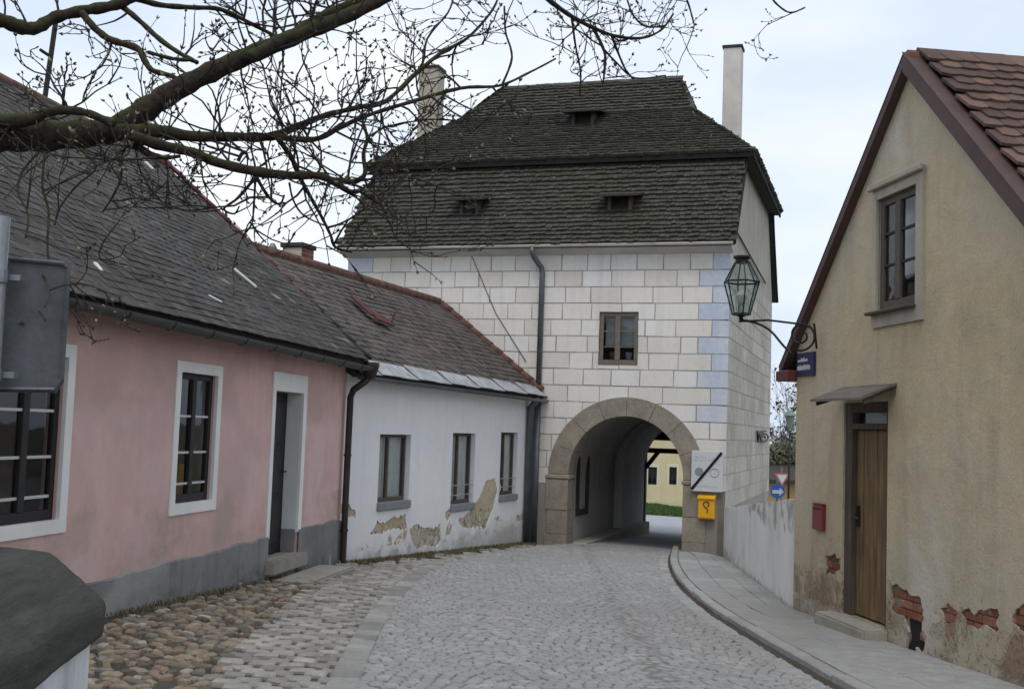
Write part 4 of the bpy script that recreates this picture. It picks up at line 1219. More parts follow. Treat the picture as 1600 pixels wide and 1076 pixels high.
# painted ashlar blocks on the front: each a thin proud block with a recessed joint
R = random.Random(31)
RH = 0.347
J = 0.020
rows_n = 14
def circ(x, rad, rs_):
    t = (x - ra) / rad
    return zs + rs_ * math.sqrt(1 - t * t) if abs(t) < 1 else -99
for j in range(rows_n):
    z1 = EZ - 0.10 - j * RH; z0 = z1 - RH + J
    if j == 0: z1 += 0.0
    x = 0.0
    xs_ = []
    ql = 0.62 if j % 2 == 0 else 0.34
    if j % 2 == 0: qr = 0.34
    else: qr = 0.62
    xs_.append((0.0, ql, 'block_blue'))
    x = ql
    end = TWW - qr
    tgt = R.uniform(0.50, 0.60)
    while x < end - 0.02:
        w = tgt * R.uniform(0.9, 1.12) * (0.92 + 0.25 * x / TWW)
        if end - (x + w) < 0.32: w = end - x
        xs_.append((x, x + w, 'block_white')); x += w
    xs_.append((end, TWW, 'block_blue'))
    for (xa, xb, m) in xs_:
        xa2, xb2 = xa + J / 2 if xa > 0 else 0.001, xb - J / 2 if xb < TWW else TWW + 0.0
        if m == 'block_blue' and j > 9: m = 'block_white'
        # trim at the window
        spans = [(xa2, xb2)]
        if z0 < wtl[1] and z1 > wbr[1]:
            inner = z0 >= wbr[1] and z1 <= wtl[1]
            ns = []
            for s_ in spans:
                if s_[1] <= wtl[0] or s_[0] >= wbr[0]: ns.append(s_); continue
                if s_[0] < wtl[0] - 0.02: ns.append((s_[0], wtl[0]))
                if not inner: ns.append((max(s_[0], wtl[0]), min(s_[1], wbr[0])))
                if s_[1] > wbr[0] + 0.02: ns.append((wbr[0], s_[1]))
            spans = ns
        for (p0, p1) in spans:
            zz0, zz1 = z0, z1
            if p0 >= wtl[0] - 0.001 and p1 <= wbr[0] + 0.001:
                if z0 < wtl[1] < z1: zz0 = wtl[1]
                elif z0 < wbr[1] < z1: zz1 = wbr[1]
            if zz1 - zz0 < 0.03: continue
            # trim at the arch
            n = 10
            low = []
            for k in range(n + 1):
                xx = p0 + (p1 - p0) * k / n
                zb_ = max(zz0, circ(xx, ro - 0.12, rise + 0.34))
                if abs(xx - ra) < ro - 0.12 and zz1 < zs: zb_ = 99
                low.append((xx, zb_))
            low = [p for p in low if p[1] < zz1 - 0.01]
            if len(low) < 2: continue
            if all(abs(p[1] - zz0) < 1e-6 for p in low): low = [low[0], low[-1]]
            poly = [(x_ + (R.uniform(-0.007, 0.007) if 0.01 < x_ < TWW - 0.01 else 0), z_ + R.uniform(-0.006, 0.006)) for x_, z_ in low] + [(low[-1][0] + (R.uniform(-0.007, 0.007) if low[-1][0] < TWW - 0.01 else 0), zz1 + R.uniform(-0.006, 0.006)), (low[0][0] + (R.uniform(-0.007, 0.007) if low[0][0] > 0.01 else 0), zz1 + R.uniform(-0.006, 0.006))]
            d_ = R.uniform(0.006, 0.011)
            bm_ = MB().prism_y(poly, -d_, 0.004)
            r_ = R.random()
            set_rnd(bm_.build('block', m, front), r_)
# blocks on the side wall
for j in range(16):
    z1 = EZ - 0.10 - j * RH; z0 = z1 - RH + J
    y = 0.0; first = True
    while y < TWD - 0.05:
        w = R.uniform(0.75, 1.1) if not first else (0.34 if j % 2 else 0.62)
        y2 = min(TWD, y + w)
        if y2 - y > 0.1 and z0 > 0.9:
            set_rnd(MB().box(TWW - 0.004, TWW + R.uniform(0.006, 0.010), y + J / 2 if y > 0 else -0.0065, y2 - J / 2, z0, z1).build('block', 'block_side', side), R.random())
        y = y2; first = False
# arch: jamb stones and voussoirs, standing 4 cm proud and 45 cm deep
RIN, ROU = ri, ro
def ring_pt(r_off, a):         # a from 0 (left springing) to pi (right)
    return (ra - math.cos(a) * (ri + r_off), zs + math.sin(a) * (rise + r_off * 0.9))
arch = empty('arch'); arch.parent = T
nv = 8
for k in range(nv):
    a0 = math.pi * k / nv + 0.002; a1 = math.pi * (k + 1) / nv - 0.002
    poly = [ring_pt(0.0, a0 + (a1 - a0) * q / 6) for q in range(7)] + [ring_pt(0.44, a1 + (a0 - a1) * q / 6) for q in range(7)]
    pr = R.uniform(0.022, 0.03)
    # chamfered inner edge
    n = len(poly)
    mb = MB()
    mb.prism_y(poly[::-1], -pr, 0.55)
    set_rnd(mb.build('arch_stone', 'arch_stone', arch, fix=True, bevel=0.007), R.random())
for sgn in (-1, 1):
    z = -0.9
    zs_list = [-0.9, 0.28, 0.78, zs - 0.10]
    for k in range(3):
        x0, x1 = sorted((ra + sgn * ri, ra + sgn * (ri + 0.46 + R.uniform(-0.02, 0.04))))
        set_rnd(MB().box(x0, x1, -R.uniform(0.022, 0.032), 0.55, zs_list[k] + 0.002, zs_list[k + 1] - 0.002).build('jamb_stone', 'arch_stone', arch, bevel=0.008), R.random())
    x0, x1 = sorted((ra + sgn * (ri - 0.03), ra + sgn * (ri + 0.49)))
    set_rnd(MB().box(x0, x1, -0.055, 0.55, zs - 0.097, zs - 0.004).build('impost', 'arch_stone', arch, bevel=0.02), 0.9)
# passage: side walls, vault, a narrower rear bay
def tunnel(hw, rise_, y0, y1, name, mat, zlow=-0.9):
    n = 20
    pts = [(ra - hw, zlow)] + [(ra - math.cos(math.pi * k / n) * hw, zs + math.sin(math.pi * k / n) * rise_) for k in range(n + 1)] + [(ra + hw, zlow)]
    m = len(pts)
    vs = [(x, y0, z) for x, z in pts] + [(x, y1, z) for x, z in pts]
    mb = MB().add(vs, [(i, i + m, i + m + 1, i + 1) for i in range(m - 1)])
    return mb, pts
mb, p_a = tunnel(ri + 0.10, rise + 0.12, 0.55, 4.9, 'v', 'm')
mb.build('passage_vault', 'passage_plaster', T)
mb2, p_b = tunnel(ri - 0.12, rise - 0.06, 4.9, TWD - 1.9, 'v', 'm')
# ring faces closing the steps between the bays
def ring_face(mb, A, B, y):
    m = len(A)
    mb.add([(x, y, z) for x, z in A] + [(x, y, z) for x, z in B], [(i, i + 1, i + 1 + m, i + m) for i in range(m - 1)])
ring_face(mb2, p_a, p_b, 4.9)
mb2.build('passage_rear_bay', 'passage_plaster', T)
# flat-ceilinged wooden end of the passage
mb3 = MB()
mb3.box(ra - FO - 0.0, ra + FO, TWD - 1.9, TWD, zs + 0.75, zs + 0.83)
p_c = p_b
mb3.add([(ra - FO, TWD - 1.88, -0.9), (ra - FO, TWD, -0.9), (ra - FO, TWD, zs + 0.75), (ra - FO, TWD - 1.88, zs + 0.75)], [(0, 1, 2, 3)])
mb3.add([(ra + FO, TWD - 1.88, -0.9), (ra + FO, TWD, -0.9), (ra + FO, TWD, zs + 0.75), (ra + FO, TWD - 1.88, zs + 0.75)], [(3, 2, 1, 0)])
mb3.build('passage_end', 'timber', T)
ty = TWD - 0.35
bxl = TW.loc(1004, 720, ty)[0]; bzz = TW.loc(1035, 704, ty)[1]
tf = MB().box(bxl - 0.16, bxl + 0.10, ty, ty + 0.2, -0.9, bzz + 0.35).build('timber_post', 'timber', T)
MB().box(bxl + 0.1, ra + FO, ty + 0.02, ty + 0.18, bzz - 0.07, bzz + 0.07).build('timber_beam', 'timber', T)
br0 = TW.loc(1008, 730, ty); br1 = TW.loc(1026, 704, ty)
MB().tube([(br0[0], ty + 0.1, br0[1]), (br1[0] + 0.05, ty + 0.1, br1[1])], 0.075, 4).build('timber_brace', 'timber', T)
# panel recess framed on the passage wall, and the open gate leaf
xw = ra - ri - 0.10
for (y0, y1, z0, z1) in ((1.05, 1.20, 0.72, 1.98), (1.90, 2.05, 0.72, 1.98), (1.05, 2.05, 1.981, 2.09), (1.05, 2.05, 0.60, 0.719)):
    MB().box(xw + 0.002, xw + 0.05, y0, y1, z0, z1).build('notice_frame', 'timber', T)
gx = TW.loc(1002, 760, 7.2)[0]
gate = MB()
lx = bxl - 0.1
gate.box(lx, lx + 0.07, 6.8, ty - 0.05, -0.35, zs + 0.55)
gl = gate.build('gate_leaf', 'timber', T)
for k in range(5):
    MB().box(lx + 0.072, lx + 0.10, 6.82 + k * 0.46, 6.82 + k * 0.46 + 0.44, -0.35, zs + 0.5).build('plank', 'timber', gl)
MB().box(lx - 0.02, lx + 0.16, 6.62, 6.70, -0.35, zs - 0.2).build('gate_stop', 'trim_white', T)
MB().add([(lx + 0.1, 7.7, -0.6), (lx + 0.55, 7.7, -0.6), (lx + 0.45, 8.0, -0.6), (lx + 0.1, 8.1, -0.6), (lx + 0.1, 7.7, 0.3), (lx + 0.28, 7.75, 0.22), (lx + 0.25, 7.9, 0.22), (lx + 0.1, 8.1, 0.3)], [(0, 3, 2, 1), (4, 5, 6, 7), (0, 1, 5, 4), (1, 2, 6, 5), (2, 3, 7, 6), (3, 0, 4, 7)]).build('guard_stone', 'timber', T, bevel=0.03)
# raised edge stone along the left of the passage
MB().box(ra - ri - 0.10, ra - ri + 0.30, 0.56, 7.6, -0.9, -0.02 + 0.10).build('passage_kerb', 'concrete', T, bevel=0.02)
# window
w = window(T, wtl[0] + 0.004, wbr[0] - 0.004, wbr[1] + 0.004, wtl[1] - 0.004, 0.03, 'grey_wood', 0.085, [0.47], [0.345, 0.64], 'grey_wood', 0.11)
MB().box(wtl[0] - 0.3, wbr[0] + 0.3, 0.7, 0.72, wbr[1] - 0.3, wtl[1] + 0.3).build('room_wall', 'room_dark', w)
MB().box(wtl[0] + 0.1, wbr[0] - 0.1, 0.20, 0.205, wbr[1] + 0.42, wtl[1]).build('curtain', 'curtain_dim', w)
for q, (cx0, mt) in enumerate(((0.28, 'ridge_tile'), (0.62, 'sill_grey'))):
    MB().lathe([(0.05, 0), (0.075, 0.1), (0.08, 0.16)], (wtl[0] + cx0, 0.15, wbr[1] + 0.12), 10).build('flower_pot', mt, w)
# cornice, gutter, downpipe, cable
MB().prism_x([(-0.02, EZ - 0.10), (0.0, EZ - 0.10), (0.0, EZ + 0.02), (-0.26, EZ + 0.02), (-0.26, EZ - 0.015), (-0.16, EZ - 0.03), (-0.06, EZ - 0.085)], -0.10, TWW + 0.06).build('cornice', 'chimney_white', T, fix=True)
GZ = EZ + 0.045
gutter(T, (-0.12, -0.34, GZ + 0.03), (TWW + 0.10, -0.34, GZ + 0.03), 0.055, 'chimney_white')
pdx = TW.loc(845, 500, -0.07)[0]
px0 = TW.loc(832, 398, -0.30)[0]
zbot = TW.loc(838, 610, -0.07)[1]
MB().tube([(px0, -0.34, GZ), (px0, -0.34, GZ - 0.12), (px0 + 0.04, -0.28, GZ - 0.24), (pdx - 0.02, -0.09, GZ - 0.42), (pdx, -0.075, GZ - 0.55), (pdx, -0.075, zbot)], 0.06, 10).build('downpipe', 'zinc', T, smooth=True)
MB().tube([(pdx, -0.075, zbot + 0.02), (pdx, -0.075, -0.1)], 0.068, 10).build('downpipe', 'zinc', T, smooth=True)
ca = TW.loc(735, 395, -0.02); cb = TW.loc(775, 490, -0.02); cc = TW.loc(822, 565, -0.02)
MB().tube([(ca[0], -0.02, ca[1]), (cb[0], -0.02, cb[1]), (cc[0], -0.02, cc[1])], 0.009, 5).build('cable', 'zinc', T)
# ---- roof: steep lower slope, then a half-hipped upper roof with a kick at the break
roof = empty('roof'); roof.parent = T
prof = [(-0.36, EZ + 0.06), (0.05, EZ + 0.48), (0.62, EZ + 1.15), (1.12, EZ + 0.06 + (BZ - EZ) * 0.72), (BY, BZ)]
VX0, VX1 = -0.13, TWW + 0.10
mb = MB()
for s_ in (0, 1):
    fy = (lambda y: y) if s_ == 0 else (lambda y: TWD - y)
    for (a, b) in zip(prof[:-1], prof[1:]):
        q = [V((VX0, fy(a[0]), a[1])), V((VX1, fy(a[0]), a[1])), V((VX1, fy(b[0]), b[1])), V((VX0, fy(b[0]), b[1]))]
        e_ = V((0, b[0] - a[0], b[1] - a[1])).normalized(); dn = V((0, e_.z * (1 if s_ == 0 else -1), -e_.y)) * 0.07
        mb.hexa(q, [p + dn for p in q])
mb.build('roof_boards', 'slate_sheet', roof, fix=True)
SKY0 = BY - 0.30; SKZ = BZ - 0.02          # foot of the upper roof
sx0, sx1 = -0.28, TWW + 0.30
rx0_, rx1_ = rl[0], rr[0]
A = V((sx0, SKY0, SKZ)); B = V((sx1, SKY0, SKZ)); Bb = V((sx1, TWD - SKY0, SKZ)); Ab = V((sx0, TWD - SKY0, SKZ)); RL_ = V((rx0_, RY, TRZ)); RR_ = V((rx1_, RY, TRZ))
MZ = SKZ + (TRZ - SKZ) * 0.60; MYf = SKY0 + (RY - SKY0) * 0.68; MXL = sx0 + (rx0_ - sx0) * 0.64; MXR = sx1 + (rx1_ - sx1) * 0.78
mA = V((MXL, MYf, MZ)); mB = V((MXR, MYf, MZ)); mBb = V((MXR, TWD - MYf, MZ)); mAb = V((MXL, TWD - MYf, MZ))
dz = V((0, 0, -0.09))
mb = MB().add([A, B, Bb, Ab, RL_, RR_, A + dz, B + dz, Bb + dz, Ab + dz, mA, mB, mBb, mAb], [(0, 1, 11, 10), (10, 11, 5, 4), (1, 2, 12, 11), (11, 12, 5), (2, 3, 13, 12), (12, 13, 4, 5), (3, 0, 10, 13), (13, 10, 4), (0, 6, 7, 1), (1, 7, 8, 2), (2, 8, 9, 3), (3, 9, 6, 0), (9, 8, 7, 6)])
mb.build('upper_roof_boards', 'slate_sheet', roof, fix=True)
def shingle_face(name, O, eu, ev_, L, H, inside, te=0.150, tw=0.12, seed=1, tl=0.27):
    """courses of split shingles, uneven butts; far too many to count -> one mesh per roof face"""
    R = random.Random(seed)
    eu, ev_ = V(eu).normalized(), V(ev_).normalized(); nn = eu.cross(ev_).normalized()
    mb = MB()
    j = 0; b = 0.0
    while b < H:
        a = -R.uniform(0, tw); rowlift = R.uniform(0.0, 0.012)
        while a < L:
            w = tw * R.uniform(0.6, 1.35)
            if inside(a + w / 2, b + te * 0.4):
                lo = b + R.uniform(-0.022, 0.012); th = R.uniform(0.050, 0.072) + rowlift
                p0 = V(O) + eu * (a + 0.004) + ev_ * lo; p1 = V(O) + eu * (a + w - 0.004) + ev_ * (lo + R.uniform(-0.008, 0.008))
                l_ = tl
                q = [p0 + nn * (0.012 + th), p1 + nn * (0.012 + th), p1 + ev_ * l_ + nn * 0.006, p0 + ev_ * l_ + nn * 0.006]
                lowq = [p0 - nn * 0.0, p1 - nn * 0.0]
                mb.add([*q, *lowq], [(0, 1, 2, 3), (4, 5, 1, 0), (4, 0, 3), (5, 2, 1)], None, 0.25 + 0.5 * R.random())
            a += w
        b += te * R.uniform(0.96, 1.04)
    o = mb.build(name, 'shingle', roof, rattr=True)
    o['kind'] = 'stuff'
    return o
for s_ in (0,):
    for n_, (a, b) in enumerate(zip(prof[:-1], prof[1:])):
        e_ = V((0, b[0] - a[0], b[1] - a[1])); L = VX1 - VX0
        shingle_face('lower_shingles', (VX0, a[0], a[1]), (1, 0, 0), e_, L, e_.length - 0.02, lambda a_, b_: 0 < a_ < L, seed=20 + n_)
def quad_face(name, P, Q, P2, Q2, seed):
    """shingles on the roof face with foot P-Q and head P2-Q2"""
    eu = (Q - P).normalized(); L = (Q - P).length
    r_ = P2 - P; up = r_ - eu * r_.dot(eu); H_ = up.length
    a0 = r_.dot(eu); a1 = (Q2 - P).dot(eu)
    shingle_face(name, P - up.normalized() * 0.03, eu, up, L, H_ - 0.03, lambda a_, b_: a0 * b_ / H_ - 0.03 < a_ < L + (a1 - L) * b_ / H_ + 0.03, seed=seed)
quad_face('upper_shingles', A, B, mA, mB, 31); quad_face('ridge_shingles', mA, mB, RL_, RR_, 32)
quad_face('hip_shingles', B, Bb, mB, mBb, 33); quad_face('hip_shingles', mB, mBb, RR_, RR_ + V((0, 0.01, 0)), 35)
quad_face('hip_shingles', Ab, A, mAb, mA, 34); quad_face('hip_shingles', mAb, mA, RL_, RL_ - V((0, 0.01, 0)), 36)
def cap_line(name, p0, p1, step, wd, seed):
    R = random.Random(seed)
    p0, p1 = V(p0), V(p1); n = int((p1 - p0).length / step); d_ = (p1 - p0).normalized()
    sd = d_.cross(V((0, 0, 1))).normalized()
    for i in range(n):
        a = p0 + d_ * i * step; b = a + d_ * step * 1.2
        mb = MB()
        for s_ in (-1, 1):
            q = [a + V((0, 0, 0.075)), b + V((0, 0, 0.055)), b + sd * s_ * wd + V((0, 0, -0.05)), a + sd * s_ * wd + V((0, 0, -0.03))]
            mb.hexa(q, [v - V((0, 0, 0.02)) for v in q])
        set_rnd(mb.build(name, 'shingle', roof, fix=True), R.random())
cap_line('hip_board', A + V((0.1, 0.1, 0.02)), mA, 0.30, 0.12, 1); cap_line('hip_board', mA, RL_, 0.30, 0.12, 1); cap_line('hip_board', B + V((-0.1, 0.1, 0.02)), mB, 0.30, 0.12, 2); cap_line('hip_board', mB, RR_, 0.30, 0.12, 2); cap_line('ridge_board', RL_, RR_, 0.45, 0.15, 3)
# verge boards on the right edge of the steep slope, dark trim under the kick
MB().box(sx0 + 0.02, sx1 - 0.02, SKY0 - 0.012, SKY0 + 0.03, SKZ - 0.13, SKZ - 0.005).build('eave_board', 'hole_dark', roof)
MB().box(sx1 - 0.03, sx1 + 0.010, SKY0 + 0.04, TWD - SKY0, SKZ - 0.15, SKZ - 0.005).build('eave_board', 'hole_dark', roof)
for s_ in (0, 1):
    fy = (lambda y: y) if s_ == 0 else (lambda y: TWD - y)
    for (a, b) in zip(prof[:-1], prof[1:]):
        MB().tube([(VX1 + 0.01, fy(a[0]), a[1] - 0.02), (VX1 + 0.01, fy(b[0]), b[1] - 0.02)], 0.045, 6).build('verge_board', 'hole_dark', roof)
# wire brace across the side gable
g0 = TW.world(0, 0, 0)
MB().tube([(TWW + 0.03, 0.05, EZ + 0.5), (TWW + 0.05, 7.0, EZ + 0.2)], 0.02, 5).build('gable_cable', 'timber', T)
# dormer hatches
def hatch(px, py, wpx, hpx, upper):
    # stand on the slope: find depth where the slope meets the ray
    best = None
    d_ = ray(px, py + hpx * 0.5)
    Mi = TW.M.inverted(); o3 = Mi @ V((0, 0, 0)); d3 = Mi.to_3x3() @ d_
    segs = list(zip(prof[:-1], prof[1:])) if not upper else [((SKY0, SKZ), (MYf, MZ)), ((MYf, MZ), (RY, TRZ))]
    for (a, b) in segs:
        n_ = V((0, -(b[1] - a[1]), b[0] - a[0])); t = n_.dot(V((0, a[0], a[1])) - o3) / n_.dot(d3); p = o3 + d3 * t
        if a[1] - 0.05 <= p.z <= b[1] + 0.05: best = p
    p = best
    sc_ = p.y + 24.2
    w = wpx * sc_ / F; h = hpx * sc_ / F
    hd = empty('dormer_hatch', ); hd.parent = T
    x0, x1 = p.x - w / 2, p.x + w / 2
    back = h * (0.75 if not upper else 1.3) + 0.25
    yb = p.y
    mb = MB()
    mb.box(x0, x0 + 0.07, yb - 0.02, yb + back, p.z - 0.05, p.z + h).box(x1 - 0.07, x1, yb - 0.02, yb + back, p.z - 0.05, p.z + h).box(x0, x1, yb - 0.03, yb + 0.05, p.z - 0.08, p.z)
    mb.build('hatch_frame', 'old_wood', hd)
    mb = MB()
    q = [V((x0 - 0.22, yb - 0.30, p.z + h - 0.02)), V((x1 + 0.22, yb - 0.30, p.z + h - 0.02)), V((x1 + 0.16, yb + back + 0.25, p.z + h + 0.24)), V((x0 - 0.16, yb + back + 0.25, p.z + h + 0.24))]
    mb.hexa(q, [v + V((0, 0, -0.05)) for v in q])
    mb.build('hatch_roof', 'timber', hd, fix=True)
    MB().box(x0 + 0.07, x1 - 0.07, yb + 0.12, yb + 0.14, p.z, p.z + h).build('hatch_pane', 'room_dark' if (px > 800) else 'sill_grey', hd)
hatch(733, 325, 32, 30, False); hatch(968, 320, 38, 30, False); hatch(910, 186, 36, 24, True)
# chimneys rising behind the hips
def tower_chimney(xl, xr, ytop, ybase, Y, mat):
    a = TW.loc(xl, (ytop + ybase) / 2, Y); b = TW.loc(xr, (ytop + ybase) / 2, Y); zt = TW.loc((xl + xr) / 2, ytop, Y)[1]; zb_ = TW.loc((xl + xr) / 2, ybase, Y)[1]
    w_ = b[0] - a[0]
    c_ = MB().box(a[0], b[0], Y, Y + w_, zb_ - 1.5, zt).build('chimney', mat, T, bevel=0.02)
    MB().box(a[0] - 0.03, b[0] + 0.03, Y - 0.03, Y + w_ + 0.03, zt, zt + 0.06).build('chimney_cap', 'soot', c_)
tower_chimney(653, 682, 106, 215, 4.6, 'chimney_plaster')
tower_chimney(1129, 1157, 74, 226, 5.6, 'chimney_white')

# ================================================================== RIGHT HOUSE
T = RT.root('ochre_house')
tag(T, 'weathered ochre gable-fronted house with plank door and red tiled roof', 'house')
APX = RT.loc(1425, 106)
HEL = RT.loc(1248, 541)          # left eave on the wall plane
hx = APX[0]; hz = APX[1]
tanr = (hz - HEL[1]) / (hx - HEL[0])
RTW = 2 * hx
EZR = hz - tanr * hx
surTL, surBR = RT.loc(1368, 293), RT.loc(1444, 500)
swx0, swx1, swz0, swz1 = surTL[0], surBR[0], RT.loc(1368, 513)[1], surTL[1]
o_tl, o_br = RT.loc(1374, 316), RT.loc(1434, 478)
wx0, wx1, wz0, wz1 = o_tl[0], o_br[0], RT.loc(1400, 482)[1], RT.loc(1400, 302)[1]
ddl, ddr = RT.loc(1318, 700)[0], RT.loc(1387, 700)[0]
dzb, dzt = RT.loc(1316, 957)[1], RT.loc(1350, 628)[1]
def rblob(pxs, seed=1, st=0.035):
    pts = [RT.loc(*p) for p in pxs]; out = []; R = random.Random(seed); n = len(pts)
    for i in range(n):
        a, b = pts[i], pts[(i + 1) % n]; out.append(a)
        m = max(1, int(math.hypot(b[0] - a[0], b[1] - a[1]) / st))
        for k in range(1, m):
            t = k / m; out.append((a[0] + (b[0] - a[0]) * t, a[1] + (b[1] - a[1]) * t))
    cx_ = sum(p[0] for p in out) / len(out); cz_ = sum(p[1] for p in out) / len(out); n = len(out)
    ph = [R.uniform(0, 6.28) for _ in range(4)]
    res = []
    for i, (x, z) in enumerate(out):
        f = 1 + 0.10 * math.sin(i * 6.28 / n * 5 + ph[0]) + 0.09 * math.sin(i * 6.28 / n * 9 + ph[1]) + R.uniform(-0.07, 0.07)
        res.append((cx_ + (x - cx_) * f, cz_ + (z - cz_) * f))
    return res
peels = [rblob([(1290, 869), (1303, 865), (1312, 872), (1313, 888), (1302, 897), (1290, 895)], 1),
         rblob([(1392, 930), (1402, 914), (1416, 920), (1436, 938), (1446, 950), (1441, 972), (1443, 1000), (1437, 1022), (1413, 1020), (1418, 990), (1412, 962), (1400, 958), (1391, 950)], 2),
         rblob([(1470, 950), (1482, 942), (1497, 958), (1490, 972), (1476, 975)], 3),
         rblob([(1504, 958), (1512, 948), (1522, 960), (1534, 950), (1556, 952), (1563, 970), (1554, 985), (1540, 976), (1524, 982), (1510, 975)], 4),
         rblob([(1582, 955), (1596, 945), (1625, 950), (1630, 985), (1606, 995), (1586, 980)], 5)]
holes = [rect(wx0, wx1, wz0, wz1), rect(ddl, ddr, dzb, dzt)] + peels
outer = [(0, -0.8), (RTW, -0.8), (RTW, EZR), (hx, hz), (0, EZR)]
mb = sheet(MB(), outer, holes, [0.17, 0.16] + [0.03] * 5)
mb.box(0.0, 0.02, 0.001, 8.0, -0.8, EZR).box(RTW - 0.02, RTW, 0.001, 8.0, -0.8, EZR)
mb.build('wall', 'ochre_plaster', T)
# bare masonry behind the lost plaster
mbk = MB().box(0.35, ddl - 0.02, 0.034, 0.05, -0.5, 1.3).box(ddr + 0.02, RTW, 0.034, 0.05, -0.7, 1.2)
under = mbk.build('bare_masonry', 'mortar', T)
R = random.Random(77)
for z in range(-6, 14):
    for i in range(0, 22):
        x = i * 0.255 + (z % 2) * 0.127; zz = z * 0.078
        if zz < -0.35: continue
        cx_, cz_ = x + 0.12, zz + 0.034
        if not any(in_poly(cx_ + dx_, cz_ + dz_, p) for p in peels for dx_ in (-0.1, 0, 0.1) for dz_ in (-0.03, 0.03)): continue
        if x < ddr + 0.02 and x + 0.245 > ddl - 0.02: continue
        if RT.loc(1412, 1000)[0] < cx_ < RT.loc(1443, 985)[0] and cz_ < RT.loc(1425, 962)[1]: continue
        b = MB().box(x + 0.004, x + 0.247, 0.008 + R.uniform(0, 0.012), 0.045, zz, zz + 0.067).build('brick', 'brick', under, bevel=0.006)
        set_rnd(b, R.random())
# dark hollow low in the wall beside the door
hp = rblob([(1417, 968), (1440, 962), (1441, 990), (1438, 1020), (1416, 1018), (1420, 990)], 8)
MB().prism_y(hp, 0.026, 0.033).build('wall_hollow', 'hole_dark', T, fix=True)
# upper window: raised surround, dark casement, sill bar
mb = MB()
SW_ = 0.095
mb.box(swx0, wx0, -0.03, 0.01, swz0, swz1).box(wx1, swx1, -0.03, 0.01, swz0, swz1).box(wx0, wx1, -0.029, 0.01, wz1, swz1).box(wx0, wx1, -0.029, 0.01, swz0, wz0)
mb.build('window_surround', 'surround_plaster', T)
MB().box(swx0 - 0.04, swx1 + 0.03, -0.075, -0.031, swz1 - 0.05, swz1 + 0.012).build('window_head', 'surround_plaster', T, bevel=0.01)
w = window(T, wx0 + 0.003, wx1 - 0.003, wz0 + 0.003, wz1 - 0.003, 0.015, 'window_brown', 0.07, [0.46], [0.40, 0.68], 'dark_wood', 0.10)
MB().box(wx0 - 0.2, wx1 + 0.2, 0.55, 0.57, wz0 - 0.2, wz1 + 0.2).build('room_wall', 'room_dark', w)
MB().box(wx0 + 0.05, wx1 - 0.05, 0.19, 0.195, wz0 + 0.35, wz1).build('curtain', 'curtain', w)
MB().box(swx0 - 0.01, wx1 + 0.02, -0.10, 0.05, wz0 - 0.03, wz0 - 0.001).build('window_sill', 'old_wood', w, bevel=0.006)
# door: frame, transom, planks, step, canopy
fr = MB()
fw = 0.10
fr.box(ddl, ddl + fw * 1.6, 0.02, 0.14, dzb, dzt).box(ddr - fw * 0.7, ddr, 0.02, 0.14, dzb, dzt).box(ddl + fw * 1.6, ddr - fw * 0.7, 0.021, 0.14, dzt - 0.10, dzt)
tz = RT.loc(1360, 664)[1]
fr.box(ddl + fw * 1.6, ddr - fw * 0.7, 0.021, 0.14, tz - 0.04, tz + 0.02)
door = fr.build('door_frame', 'old_wood', T, bevel=0.006)
MB().box(ddl + fw * 1.6, ddr - fw * 0.7, 0.09, 0.095, tz + 0.02, dzt - 0.10).build('transom_pane', 'window_glass', door)
MB().box(ddl, ddr, 0.142, 0.16, dzb, dzt).build('door_back', 'hole_dark', door)
dl = empty('door'); dl.parent = T
px0, px1 = ddl + fw * 1.6 + 0.005, ddr - fw * 0.7 - 0.005
npl = 5
for k in range(npl):
    a = px0 + (px1 - px0) * k / npl; b = px0 + (px1 - px0) * (k + 1) / npl - 0.006
    MB().box(a, b, 0.075 + 0.004 * (k % 2), 0.11, dzb + 0.02, tz - 0.045).build('plank', 'door_wood', dl, bevel=0.004)
hz_ = RT.loc(1344, 810)[1]
MB().box(px0 + 0.03, px0 + 0.09, 0.062, 0.075, hz_ - 0.09, hz_ + 0.12).tube([(px0 + 0.06, 0.07, hz_), (px0 + 0.06, 0.02, hz_), (px0 + 0.18, 0.02, hz_ - 0.005)], 0.012, 6).build('door_handle', 'iron', dl)
st = MB().box(ddl - 0.13, ddr + 0.03, -0.24, 0.12, dzb - 0.6, dzb - 0.004).build('door_step', 'concrete', T, bevel=0.02, seg=2)
# canopy boards on two brackets
c_l, c_r = RT.loc(1318, 606)[0], RT.loc(1402, 604)[0]
cz0 = RT.loc(1320, 606)[1]
out_y = -0.36
can = empty('door_canopy'); can.parent = T
cf = RT.loc(1283, 625, out_y)
nb = 5
for k in range(nb):
    a = c_l + (c_r - c_l) * k / nb; b = c_l + (c_r - c_l) * (k + 1) / nb - 0.004
    q = [V((a, out_y, cf[1])), V((b, out_y, cf[1])), V((b, -0.003, cz0)), V((a, -0.003, cz0))]
    MB().hexa([v + V((0, 0, 0.012)) for v in q], [v - V((0, 0, 0.012)) for v in q]).build('canopy_board', 'canopy_wood', can, fix=True)
for x in (c_l + 0.03, c_r - 0.06):
    MB().hexa([V((x, out_y + 0.05, cf[1] - 0.012)), V((x + 0.035, out_y + 0.05, cf[1] - 0.012)), V((x + 0.035, -0.003, cz0 - 0.014)), V((x, -0.003, cz0 - 0.014))],
              [V((x, out_y + 0.05, cf[1] - 0.05)), V((x + 0.035, out_y + 0.05, cf[1] - 0.05)), V((x + 0.035, -0.003, cz0 - 0.09)), V((x, -0.003, cz0 - 0.09))]).build('canopy_bracket', 'old_wood', can, fix=True)
